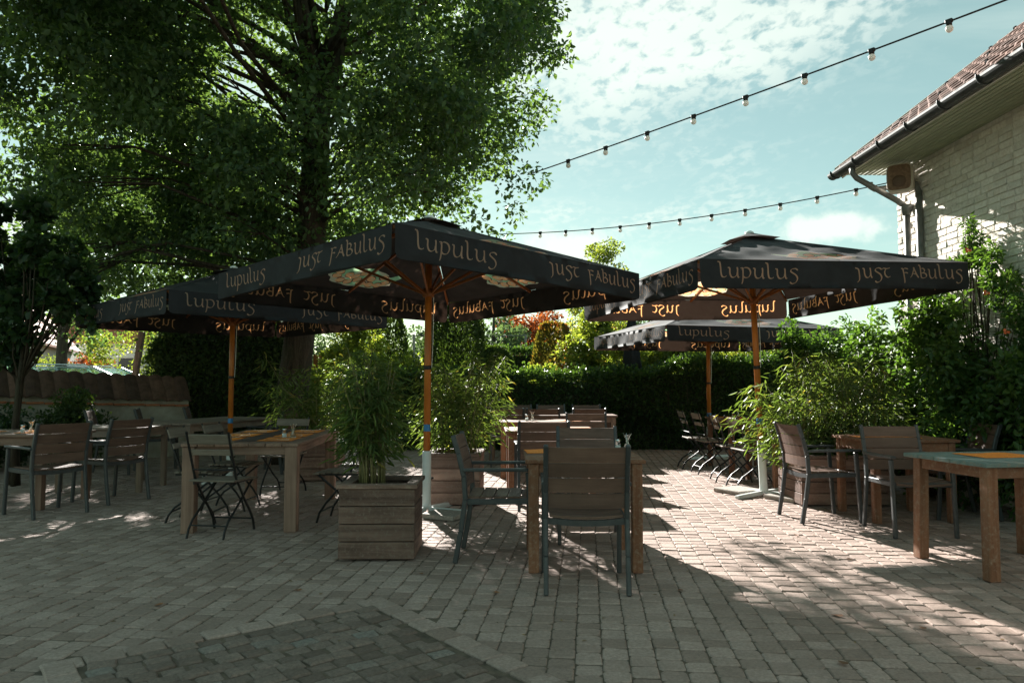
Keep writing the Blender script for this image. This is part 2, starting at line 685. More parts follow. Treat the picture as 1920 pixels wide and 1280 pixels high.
def shrub(name, label, cat, clumps, leaf, mat, n, width=.55, tmpl='leaf', droop=-.1, stems=None, group=None, up=.9, rnd_dir=.9, twig=True, part='crown', bark='twig', lightvar=.12, trunk_z=0.0):
    """clumps: list of ((x,y,z),(rx,ry,rz)); n leaves spread by clump area; stems from the ground under them"""
    cx = sum(c[0][0] for c in clumps) / len(clumps)
    cy = sum(c[0][1] for c in clumps) / len(clumps)
    root = thing(name, label, cat, (cx, cy, 0), 0, group)
    loc = np.array((cx, cy, 0))
    cs = [np.array(c[0]) - loc for c in clumps]
    rs = [np.array(c[1], float) for c in clumps]
    ar = np.array([(r[0] * r[1] * r[2]) ** (2 / 3) for r in rs])
    cnt = np.maximum(8, (n * ar / ar.sum()).astype(int))
    # break every clump into smaller tufts for an uneven outline
    C2, R2, N2 = [], [], []
    for c, r, m in zip(cs, rs, cnt):
        k = max(5, int(m / 130))
        d = unit(npr.normal(size=(k, 3)))
        q = npr.random(k) ** .38
        for j in range(k):
            C2.append(c + d[j] * q[j] * r * .88)
            f = npr.uniform(.22, .42)
            R2.append(np.maximum(r * f, leaf * .9))
            N2.append(max(6, int(m / k)))
    P, D, I = clump_points(C2, R2, N2, .4)
    P[:, 2] = np.maximum(P[:, 2], .03)
    ax = D + npr.normal(0, rnd_dir, P.shape) + np.array((0, 0, droop))
    tb = .42 + npr.normal(0, lightvar, len(C2))[I]
    foliage(part, P, ax, npr.uniform(.6, 1.25, len(P)) * leaf, mat, root, width, tmpl, up, tb)
    if twig:
        mb = MB()
        base_n = stems or 3
        bases = [Vector((rnd.uniform(-.12, .12), rnd.uniform(-.12, .12), 0)) for _ in range(base_n)]
        sel = C2 if len(C2) < 46 else [C2[i] for i in npr.choice(len(C2), 46, replace=False)]
        for c in sel:
            b = min(bases, key=lambda q: (q - Vector((c[0], c[1], 0))).length)
            e = Vector(c)
            if trunk_z:
                s_ = Vector((b.x + .05, b.y, trunk_z * rnd.uniform(.75, 1.1)))
                mb.tube([s_, s_.lerp(e, .5) + Vector((rnd.uniform(-.12, .12), rnd.uniform(-.12, .12), .1)), e], [.016, .010, .004], 5)
                continue
            mid = b.lerp(e, .5) + Vector((rnd.uniform(-.08, .08), rnd.uniform(-.08, .08), abs(e.z) * .12))
            mb.tube([b, b.lerp(mid, .55), mid, e], [.014 + .006 * e.z, .012, .008, .003], 5)
        if trunk_z:
            for b in bases:
                mb.tube([b, b + Vector((rnd.uniform(-.1, .1), 0, trunk_z * .5)), b + Vector((.05, 0, trunk_z * 1.15))], [.034, .028, .02], 8)
        mb.build('stem', M[bark], root, True)
    return root


def hedge(name, label, x0, x1, y0, y1, z1, n, leaf, mat, zfun=None, group=None, cat='hedge', width=.6, core=True):
    root = thing(name, label, cat, ((x0 + x1) / 2, (y0 + y1) / 2, 0), 0, group)
    ox, oy = (x0 + x1) / 2, (y0 + y1) / 2
    zf = zfun or (lambda x: z1)
    per = npr.random(n)
    x = npr.uniform(x0, x1, n)
    y = npr.uniform(y0, y1, n)
    kx = npr.uniform(1.5, 6, 5); kz = npr.uniform(1.5, 6, 5); kp = npr.uniform(0, 6.3, 5)

    def bump2(a_, b_):
        return sum(np.sin(kx[i] * a_ + kz[i] * b_ + kp[i]) / (1 + .3 * kx[i]) for i in range(5)) / 2.2
    zt = np.array([zf(k) for k in x]) + npr.normal(0, .035, n) + .07 * bump2(x, x * .3)
    z = npr.random(n) * zt
    top = per < .34
    z[top] = zt[top] + npr.normal(0, .05, top.sum())
    fr = (per >= .34) & (per < .80)
    wob = .08 * bump2(x, z)
    y[fr] = (y0 + wob + np.abs(npr.normal(0, .09, n)))[fr]
    en = per >= .96
    x[en] = np.where(npr.random(en.sum()) < .5, x0, x1) + npr.normal(0, .08, en.sum())
    P = np.stack([x - ox, y - oy, np.maximum(z, .02)], 1)
    ax = npr.normal(0, .8, P.shape) + np.stack([np.zeros(n), np.where(fr, -.8, 0), np.where(top, 1.0, .1)], 1)
    tb = .40 + .14 * bump2(x * 1.7, z * 1.9 + 3)
    foliage('foliage', P, ax, npr.uniform(.6, 1.3, n) * leaf, mat, root, width, 'leaf', .7, tb)
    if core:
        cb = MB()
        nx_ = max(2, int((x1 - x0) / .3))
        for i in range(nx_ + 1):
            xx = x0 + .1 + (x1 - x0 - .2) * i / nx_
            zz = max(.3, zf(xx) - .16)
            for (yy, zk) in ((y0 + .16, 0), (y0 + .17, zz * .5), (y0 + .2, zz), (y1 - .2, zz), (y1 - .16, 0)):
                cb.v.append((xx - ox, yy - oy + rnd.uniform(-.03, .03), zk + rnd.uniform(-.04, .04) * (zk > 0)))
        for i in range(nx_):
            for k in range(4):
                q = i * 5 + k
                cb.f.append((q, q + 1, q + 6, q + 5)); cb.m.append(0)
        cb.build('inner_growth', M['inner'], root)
    mb = MB()
    for i in range(int((x1 - x0) / .22)):
        xx = x0 + .1 + i * .22
        for k in range(4):
            b = Vector((xx - ox + rnd.uniform(-.05, .05), rnd.uniform(-.3, .3) * (y1 - y0), 0))
            e = b + Vector((rnd.uniform(-.25, .25), rnd.uniform(-.25, .25), zf(xx) * rnd.uniform(.7, .97)))
            mb.tube([b, b.lerp(e, .5) + Vector((rnd.uniform(-.06, .06), rnd.uniform(-.06, .06), 0)), e], [.014, .010, .004], 4)
    mb.build('stem', M['twig'], root)
    return root

# ------------------------------------------------------------------ ground and patio
def groundmat():
    t = NT('packed_earth_and_gravel')
    v = t.coord('Object', jitter=False)
    n = t.noise(v, .7, 6, .6)
    n2 = t.noise(v, 30, 4, .7)
    col = t.mix(t.ramp(n, [(.35, 0.), (.65, 1.)]), (.10, .085, .065), (.07, .085, .035))
    t.bsdf(col, .95, t.bump(n2, .6, .03), spec=.2)
    return t.m


ground = MB().add([(-300, -120, -.06), (300, -120, -.06), (300, 500, -.06), (-300, 500, -.06)], [(0, 1, 2, 3)]).build('ground', groundmat())
tag(ground, kind='structure')


def pavermat(name, src, c1, c2, spotty=.55, extra=None):
    t = NT(name)
    v = t.coord('Object', jitter=(src == 'obj'))
    n = t.noise(v, 55, 6, .75)
    n2 = t.noise(v, 5.0, 5, .6)
    n3 = t.noise(v, 220, 2, .6)
    if src == 'obj':
        oi = t.n.new('ShaderNodeObjectInfo')
        r = oi.outputs['Random']
    else:
        r = t.attr('tint')
    stops = [(0.0, c1), (.8, c2)]
    if extra:
        stops += [(.93, c2), (1.0, extra)]
    col = t.ramp(r, stops)
    col = t.mix(t.ramp(n, [(.38, .0), (.68, spotty)]), col, tuple(k * .36 for k in c1))
    col = t.mix(t.ramp(n2, [(.42, .0), (.75, .40)]), col, tuple(k * .62 for k in c1))
    col = t.mix(t.ramp(n3, [(.62, .0), (.78, .35)]), col, tuple(min(1, k * 1.7) for k in c2))
    h = t.mix(.5, n, n3)
    t.bsdf(col, t.ramp(n2, [(.3, .92), (.8, .72)]), t.bump(h, .9, .006), spec=.3)
    return t.m


PV1, PV2 = (.335, .242, .200), (.51, .385, .330)
M['paver_o'] = pavermat('concrete_paver_single', 'obj', PV1, PV2)
M['paver_a'] = pavermat('concrete_paver_field', 'attr', PV1, PV2)
M['cobble'] = pavermat('dark_granite_sett', 'obj', (.19, .138, .112), (.31, .235, .195), .6, (.31, .285, .255))
M['joint'] = plain('dark_joint_sand', (.125, .092, .066), .95, .5, 12, .9)

patio = MB()
patio.add([(-13, 1.2, -.0065), (9, 1.2, -.0065), (9, 16, -.0065), (-13, 16, -.0065)], [(0, 1, 2, 3)])
patio = patio.build('patio', M['joint'])
tag(patio, 'paved terrace of small square concrete blocks', None, kind='structure')

SQ_C = Vector((-.77, 4.48))
SQ_U = Vector((-.785, -.62)).normalized()
SQ_V = Vector((.62, -.785)).normalized()
SQ_S = 1.72
ROW = Vector((.10, .995)).normalized()
ACR = Vector((ROW.y, -ROW.x))


def in_square(x, y, m):
    d = Vector((x, y)) - SQ_C
    a, b = d.dot(SQ_U), d.dot(SQ_V)
    return m < a < SQ_S - m and m < b < SQ_S - m


def stone_mesh(L, W, ch, dep, irr, rg, dome=0.0, cut=1.0):
    cs = [(-W / 2, -L / 2), (W / 2, -L / 2), (W / 2, L / 2), (-W / 2, L / 2)]
    # cut corners slightly so the outline is not a clean rectangle
    pts = []
    for i, (x, y) in enumerate(cs):
        k = rg.uniform(.007, .015) * cut + irr * .3
        sx, sy = math.copysign(1, x), math.copysign(1, y)
        a = (x - sx * k + rg.uniform(-irr, irr), y + rg.uniform(-irr, irr))
        b = (x + rg.uniform(-irr, irr), y - sy * k + rg.uniform(-irr, irr))
        pts += [a, b] if i % 2 == 0 else [b, a]
    pts = sorted(pts, key=lambda p: math.atan2(p[1] / L, p[0] / W))
    n = len(pts)
    vs_ = [(p[0] * (1 - 2 * ch / W), p[1] * (1 - 2 * ch / L), rg.uniform(-.0015, .0015)) for p in pts]
    vs_ += [(p[0], p[1], -ch * .8) for p in pts] + [(p[0], p[1], -dep) for p in pts]
    fs = [tuple(range(n))]
    if dome:
        vs_.append((0, 0, dome))
        fs = [(i, (i + 1) % n, len(vs_) - 1) for i in range(n)]
    for k in range(2):
        for i in range(n):
            j = (i + 1) % n
            fs.append((k * n + j, k * n + i, (k + 1) * n + i, (k + 1) * n + j))
    return vs_, fs


rg = random.Random(5)
stones = []
PW = .123
ia = int(12 / PW)
for i in range(-ia, ia):
    s0 = rg.uniform(0, .14)
    t_ = 1.9 + s0
    while t_ < 15.8:
        L = rg.choice((.106, .120, .120, .132, .146))
        c = ACR * (i * PW) + ROW * (t_ + L / 2)
        t_ += L
        x, y = c.x, c.y
        if abs(x) > .72 * y + 1.3 or y > 15.6 or y < 2.0 or in_square(x, y, .03):
            continue
        stones.append((x, y, L, y + .25 * abs(x)))
stones.sort(key=lambda q: q[3])
vis = [q for q in stones if q[1] > 3.0 and abs(q[0]) < .70 * q[1] + .05]
vis = vis[:300]
vset = set(id(q) for q in vis)
variants = {}
ang = math.atan2(-ROW.x, ROW.y)
for q in vis:
    key = (q[2], rg.randrange(4))
    if key not in variants:
        mb = MB()
        mb.add(*stone_mesh(q[2] - .0090, PW - .0046, .0060, .03, .0030, rg))
        variants[key] = mb.mesh('paver', M['paver_o'])
    o = link('paver', variants[key], patio)
    o.location = (q[0], q[1], rg.uniform(-.003, .003))
    o.rotation_euler = (rg.uniform(-.012, .012), rg.uniform(-.012, .012), ang + rg.uniform(-.014, .014) + (math.pi if rg.random() < .5 else 0))
# the rest of the blocks: one mass of real blocks
fv, ff, ft = [], [], []
for q in stones:
    if id(q) in vset:
        continue
    vs_, fs = stone_mesh(q[2] - .0090, PW - .0046, .0060, .03, .0030, rg) if q[1] < 7.5 else (None, None)
    tn = rg.random()
    ca, sa = math.cos(ang + rg.uniform(-.014, .014)), math.sin(ang + rg.uniform(-.014, .014))
    dz = rg.uniform(-.003, .003)
    tx, ty = rg.uniform(-.012, .012), rg.uniform(-.012, .012)
    if vs_ is None:
        a, b = (PW - .008) / 2, (q[2] - .007) / 2
        e = .007
        vs_ = [(-a + e, -b + e, 0), (a - e, -b + e, 0), (a - e, b - e, 0), (-a + e, b - e, 0),
               (-a, -b, -.007), (a, -b, -.007), (a, b, -.007), (-a, b, -.007)]
        fs = [(0, 1, 2, 3), (0, 4, 5, 1), (1, 5, 6, 2), (2, 6, 7, 3), (3, 7, 4, 0)]
    b0 = len(fv)
    for p in vs_:
        fv.append((q[0] + p[0] * ca - p[1] * sa, q[1] + p[0] * sa + p[1] * ca, p[2] + dz + p[0] * tx + p[1] * ty))
        ft.append(tn)
    for f in fs:
        ff.append(tuple(b0 + k for k in f))
me = bpy.data.meshes.new('paver_field')
me.from_pydata(fv, [], ff)
at = me.attributes.new('tint', 'FLOAT', 'POINT')
at.data.foreach_set('value', ft)
me.materials.append(M['paver_a'])
tag(link('paver_field', me, patio), kind='stuff')
# border course of the square inset
bm_var = []
for k in range(5):
    mb = MB()
    mb.add(*stone_mesh(.165, .128, .008, .03, .003, rg))
    bm_var.append(mb.mesh('border_stone', M['paver_o']))
for side in range(4):
    o0, dv = [(SQ_C, SQ_U), (SQ_C, SQ_V), (SQ_C + SQ_U * SQ_S, SQ_V), (SQ_C + SQ_V * SQ_S, SQ_U)][side]
    inn = [SQ_V, SQ_U, -SQ_U, -SQ_V][side]
    nn = 10
    for j in range(nn):
        if side >= 2 and j in (0, nn - 1) and side == 3:
            pass
        p = o0 + dv * ((j + .5) * SQ_S / nn) + inn * .066
        if side in (1, 2) and (j == 0 or (side == 1 and j == nn - 1)):
            p = p + dv * (.06 if j == 0 else -.06)
        if p.y < 2.3:
            continue
        o = link('border_stone', bm_var[rg.randrange(5)], patio)
        o.location = (p.x, p.y, .005 + rg.uniform(-.002, .002) + .0012 * side)
        o.rotation_euler = (rg.uniform(-.012, .012), rg.uniform(-.012, .012), math.atan2(-dv.x, dv.y) + rg.uniform(-.02, .02))
# granite setts inside it
cv = []
for k in range(9):
    mb = MB()
    mb.add(*stone_mesh(rg.uniform(.104, .126), rg.uniform(.080, .092), .009, .04, .006, rg, dome=.003, cut=.45))
    cv.append(mb.mesh('cobble', M['cobble']))
a_ = .135
row = 0
while a_ < SQ_S - .13 + .04:
    b_ = .13 + rg.uniform(0, .08)
    while b_ < SQ_S - .12:
        p = SQ_C + SQ_U * (b_ + .055) + SQ_V * (a_ + .045)
        st = .119 + rg.uniform(-.005, .006)
        if in_square(p.x, p.y, .15) and p.y > 2.4:
            o = link('cobble', cv[rg.randrange(9)], patio)
            o.location = (p.x, p.y, .001 + rg.uniform(-.005, .006))
            o.rotation_euler = (rg.uniform(-.05, .05), rg.uniform(-.05, .05), math.atan2(-SQ_U.x, SQ_U.y) + rg.uniform(-.10, .10))
        b_ += st
    a_ += .090
    row += 1

# ------------------------------------------------------------------ white painted brick house
def paintbrick(name, src):
    t = NT(name)
    v = t.coord('Object', jitter=(src == 'obj'))
    n = t.noise(v, 26, 6, .7, .3)
    n2 = t.noise(v, 4, 5, .65)
    col = t.ramp(n, [(.30, (.62, .55, .47)), (.62, (.80, .75, .67))])
    col = t.mix(t.ramp(n2, [(.50, .0), (.82, .45)]), col, (.45, .29, .20))
    t.bsdf(t.rand(col, .10), .75, t.bump(n, .8, .014), spec=.3)
    return t.m


M['brick'] = paintbrick('white_painted_brick', 'obj')
M['brick_w'] = paintbrick('white_painted_mortar', 'mass')
M['tile'] = plain('red_brown_clay_tile', (.17, .078, .052), .8, .4, 9, .6, rand=.35)
M['tile_hook'] = plain('matt_black_hook', (.010, .010, .010), .95, .2, 8, .05, 0.0, .1)
M['gutter'] = plain('dark_zinc', (.055, .058, .058), .5, .3, 12, .15, .5)
M['pipe'] = plain('grey_zinc_pipe', (.22, .22, .21), .5, .25, 10, .1, .5)
M['soffit'] = plain('pale_green_painted_board', (.33, .35, .23), .6, .12, 5, .1)
M['fascia'] = plain('cream_painted_board', (.60, .58, .50), .6, .1, 5, .1)

house = thing('brick_house', 'white painted brick house with red tiled roof and dark gutter', 'house', (5.05, 9.66, 0), 0.0)
MB().box((.1515, -5.4, 2.05), (.30, 10.75, 4.1)).build('wall', M['brick_w'], house)
bv = []
for L in (.208, .101):
    for k in range(5):
        mb = MB()
        mb.box((0, 0, 0), (.030, L, .068), None, .009)
        mb.v = [(x + rg.uniform(-.005, .004), y + rg.uniform(-.004, .004), z + rg.uniform(-.003, .003)) for x, y, z in mb.v]
        bv.append(mb)
bm_ = [b.mesh('brick', M['brick']) for b in bv]
spots = []
hrot = Matrix.Rotation(0.0, 3, 'Z')
for r_ in range(54):
    z = .04 + r_ * .0745
    y = -.004
    first = True
    while y > -6.2:
        k = 1 if (first and r_ % 2) or rg.random() < .06 else 0
        L = .109 if k else .216
        yc = y - L / 2
        y -= L
        w = Vector((5.05, 9.66, 0)) + hrot @ Vector((0, yc, z))
        u = w.x / w.y * 1400
        seen = u < 985 and z > 1.7 and yc < -.02
        spots.append((yc, z, k, seen, (1 if k == 0 else .5) / w.y))
        first = False
pick = sorted([s for s in spots if s[3]], key=lambda s: -s[4] * (1 + .12 * s[1]))[:300]
pid = set(id(s) for s in pick)
mass = MB()
for s in spots:
    k = rg.randrange(5) + 5 * s[2]
    x = .004 + rg.uniform(-.009, .005)
    if id(s) in pid:
        o = link('brick', bm_[k], house)
        o.location = (x, s[0], s[1])
        o.rotation_euler = (rg.uniform(-.012, .012), rg.uniform(-.02, .02), rg.uniform(-.015, .015))
    else:
        mass.add([(a + x, b + s[0], c + s[1]) for a, b, c in bv[k].v], bv[k].f)
tag(mass.build('brickwork', M['brick'], house), kind='stuff')

# roof: deck, tiles, verge, gutter, soffit
PITCH = R(38)
EX, EZ = -.70, 4.06
upv = Vector((math.cos(PITCH), 0, math.sin(PITCH)))
nrm = Vector((-math.sin(PITCH), 0, math.cos(PITCH)))
deck = MB()
e0 = Vector((EX, 0, EZ))
deck.beam(e0 + upv * 2.6 - nrm * .05 + Vector((0, .06, 0)), e0 + upv * 2.6 - nrm * .05 + Vector((0, -10.8, 0)), 5.2, .06, up=nrm)
deck.build('roof', M['fascia'], house)
tw, tl = .21, .30
prof = []
for k in range(9):
    f = k / 8
    prof.append((f * (tw + .02), .022 * math.sin(f * 2 * math.pi * 1.0 + 2.6) + .02))


def tile_geo():
    mb = MB()
    for L0, off in ((0.0, .030), (tl + .05, .004)):
        for (a, h) in prof:
            p = upv * L0 + nrm * (h + off) + Vector((0, -a, 0))
            mb.v.append(tuple(p))
    for (a, h) in prof:
        mb.v.append(tuple(nrm * (h + .012) + Vector((0, -a, 0))))
    n = len(prof)
    for k in range(n - 1):
        mb.f.append((k, k + 1, n + k + 1, n + k)); mb.m.append(0)
        mb.f.append((2 * n + k, 2 * n + k + 1, k + 1, k)); mb.m.append(0)
    return mb


tg = tile_geo()
tm = tg.mesh('roof_tile', M['tile'], True)
rest = MB()
for j in range(12):
    for i in range(50):
        y = .10 - i * tw
        p = e0 + upv * (j * tl - .05) + Vector((0, y, 0)) + nrm * rg.uniform(0, .006)
        if i < 20 and j < 12:
            o = link('roof_tile', tm, house)
            o.location = p
            o.rotation_euler = (rg.uniform(-.01, .01), rg.uniform(-.012, .012), rg.uniform(-.012, .012))
        else:
            rest.add([Vector(v_) + p for v_ in tg.v], tg.f)
tag(rest.build('roof_tiling', M['tile'], house, True), kind='stuff')
for j, i in ((2, 3), (2, 7), (2, 11), (5, 2), (5, 6), (5, 10), (8, 1), (8, 5), (8, 9), (10, 0), (10, 4)):
    p = e0 + upv * (j * tl + .03) + Vector((0, .02 - i * tw, 0)) + nrm * .07
    MB().box(p, (.035, .05, .035), None, .006).beam(p, p + upv * .12 - nrm * .03, .03, .012).build('snow_hook', M['tile_hook'], house)
vb = MB()
vb.beam(e0 + Vector((-.04, .085, 0)) - nrm * .03, e0 + Vector((0, .085, 0)) + upv * 4.2 - nrm * .03, .03, .17, up=nrm)
vb.build('barge_board', M['fascia'], house)
# soffit boards run along the eaves
nb = 11
for i in range(nb):
    x = EX + .03 + (i + .5) * (-.012 - EX - .03) / nb
    MB().box((x, -5.38, 4.005 + rg.uniform(-.0015, .0015)), ((-.012 - EX - .03) / nb - .009, 10.86, .016), None, .003).build('soffit_board', M['soffit'], house)
MB().box((EX + .012, -5.38, 4.045), (.022, 10.88, .14), None, .003).build('fascia_board', M['fascia'], house)
g = MB()
gx, gz, gr = EX - .075, 4.03, .072
pr = [(gr * math.cos(a), gr * math.sin(a)) for a in [math.pi + math.pi * k / 10 for k in range(11)]]
pr2 = [(x * .9, z * .9) for x, z in reversed(pr)]
g.prism([(gx + x, gz + z) for x, z in pr + pr2], 1, .16, -10.8)
g.add([(gx + x, .16, gz + z) for x, z in pr], [tuple(range(11))])
gut = g.build('gutter', M['gutter'], house, False)
for i in range(14):
    y = .05 - i * .62
    arc = [(gx + 1.06 * gr * math.cos(a), y, gz + 1.06 * gr * math.sin(a)) for a in [math.pi * .92 + math.pi * 1.16 * k / 10 for k in range(11)]]
    MB().tube(arc, .009, 5).build('gutter_bracket', M['gutter'], house)
dp = MB()
dp.tube([(gx, -.42, gz - .05), (gx, -.42, gz - .14), (gx + .05, -.42, gz - .2), (gx + .58, -.36, gz - .47), (gx + .67, -.36, gz - .54)], .036, 10)
dp.lathe([(.045, 0), (.075, .10), (.075, .13)], 12, (gx + .70, -.36, gz - .66))
dp.tube([(gx + .70, -.36, gz - .58), (gx + .70, -.36, .02)], .038, 10)
dp.build('downpipe', M['pipe'], house, True)
dp = MB()
dp.tube([(-.06, -.62, 3.62), (-.06, -.62, .02)], .042, 10)
dp.build('downpipe', M['pipe'], house, True)
dp = MB()
dp.tube([(-.40, -.10, 3.86), (-.40, -.10, 3.80), (-.36, -.12, 3.765), (-.06, -.30, 3.77)], .034, 10)
dp.tube([(-.06, -.30, 3.77), (-.06, -.56, 3.72), (-.06, -.62, 3.60)], .034, 10)
dp.build('overflow_pipe', M['pipe'], house, True)

# loudspeaker under the eaves
spk = thing('loudspeaker', 'white outdoor loudspeaker with brown grille under the eaves', 'loudspeaker', (4.82, 9.12, 3.62), -38)
mb = MB()
w0, w1, h0, d0 = .140, .095, .165, .12
pts = []
sh = [(-w0, -h0), (w0, -h0), (w0, h0), (-w0, h0)]
for sc_, yy in ((1.0, -d0), (1.06, -d0 + .03), (1.06, .02), (.66, d0)):
    ring = []
    for k in range(24):
        a = 2 * math.pi * k / 24
        ca, sa = math.cos(a), math.sin(a)
        ex = .38
        ring.append((w0 * sc_ * math.copysign(abs(ca) ** ex, ca), yy, h0 * sc_ * math.copysign(abs(sa) ** ex, sa)))
    pts.append(ring)
for r_ in pts:
    mb.v += r_
for i in range(3):
    for k in range(24):
        mb.f.append((i * 24 + k, i * 24 + (k + 1) % 24, (i + 1) * 24 + (k + 1) % 24, (i + 1) * 24 + k)); mb.m.append(0)
mb.f.append(tuple(range(72, 96))); mb.m.append(0)
mb.f.append(tuple(reversed(range(24)))); mb.m.append(0)
mb.v = [(x, y, z + .16) for x, y, z in mb.v]
mb.build('cabinet', plain('aged_white_plastic', (.55, .48, .40), .5, .15, 6), spk, True)
mb = MB()
ring = []
for k in range(24):
    a = 2 * math.pi * k / 24
    ca, sa = math.cos(a), math.sin(a)
    ring.append((w0 * .93 * math.copysign(abs(ca) ** .38, ca), h0 * .93 * math.copysign(abs(sa) ** .38, sa) + .16))
mb.prism(ring, 1, -d0 - .012, -d0 + .002)
mb.build('grille', plain('rusty_grille', (.20, .115, .07), .7, .4, 25, .8), spk)
MB().lathe([(.075, 0), (.07, .004), (.02, .003)], 20).build('cone', plain('dark_cone', (.13, .075, .048), .7), spk, True)
cone = spk.children[-1] if spk.children else None
for c in spk.children:
    if c.name.startswith('cone'):
        c.location = (0, -d0 - .0125, .11)
        c.rotation_euler = (R(90), 0, 0)
mb = MB()
mb.tube([(.0, .10, .16), (.10, .20, .16)], .014, 8).box((.11, .21, .16), (.03, .03, .16))
mb.build('bracket', M['gutter'], spk)

# ------------------------------------------------------------------ low garden wall with a tiled coping
wx0, wy0, wh0, wx1, wy1, wh1 = -9.4, 9.6, 1.55, -5.7, 13.2, 1.36
gw = thing('garden_wall', 'low cream rendered wall with sloping brown tile coping beside the parked cars', 'wall', (wx0, wy0, 0), math.degrees(math.atan2(wy1 - wy0, wx1 - wx0)))
gw['kind'] = 'thing'
WL = math.hypot(wx1 - wx0, wy1 - wy0)
t = NT('dirty_cream_render')
v = t.coord('Object', jitter=False)
n = t.noise(v, 3, 6, .65)
t.bsdf(t.ramp(n, [(.3, (.24, .21, .16)), (.7, (.45, .42, .35))]), .9, t.bump(t.noise(v, 40, 4), .5, .01), spec=.2)
mb = MB()
mb.add([(0, 0, 0), (WL, 0, 0), (WL, .30, 0), (0, .30, 0), (0, 0, wh0 - .42), (WL, 0, wh1 - .42), (WL, .30, wh1 - .1), (0, .30, wh0 - .1)],
       [(0, 3, 2, 1), (4, 5, 6, 7), (0, 1, 5, 4), (1, 2, 6, 5), (2, 3, 7, 6), (3, 0, 4, 7)])
mb.build('wall_body', t.m, gw)
nt_ = int(WL / .20)
M['cope'] = plain('dark_brown_coping_tile', (.090, .046, .031), .75, .4, 9, .5, rand=.35)
M['redbrick'] = plain('orange_red_brick', (.36, .13, .06), .8, .3, 20, .4, rand=.2)
for i in range(nt_):
    f0, f1 = i / nt_, (i + 1) / nt_
    x0_, x1_ = f0 * WL, f1 * WL
    hh = wh0 + (wh1 - wh0) * (f0 + f1) / 2 + rg.uniform(-.008, .008)
    mb = MB()
    seg = 5
    for (yy, zz) in ((-.10, hh - .42), (-.10, hh - .40), (.20, hh)):
        for k in range(seg + 1):
            a = k / seg
            mb.v.append((x0_ + a * (x1_ - x0_) * 1.04, yy, zz + .036 * math.sin(a * math.pi)))
    for r_ in range(2):
        for k in range(seg):
            b = r_ * (seg + 1) + k
            mb.f.append((b, b + 1, b + seg + 2, b + seg + 1)); mb.m.append(0)
    b = len(mb.v)
    mb.v += [(x0_, .20, hh), (x1_ * 1.0, .20, hh), (x1_, .42, hh - .22), (x0_, .42, hh - .22)]
    mb.f.append((b, b + 1, b + 2, b + 3)); mb.m.append(0)
    mb.build('coping_tile', M['cope'], gw)
nbk = int(WL / .24)
for i in range(nbk):
    f = (i + .5) / nbk
    hh = wh0 + (wh1 - wh0) * f - .485
    MB().box((f * WL, -.012, hh), (WL / nbk - .012, .05, .035), None, .004).build('brick', M['redbrick'], gw)

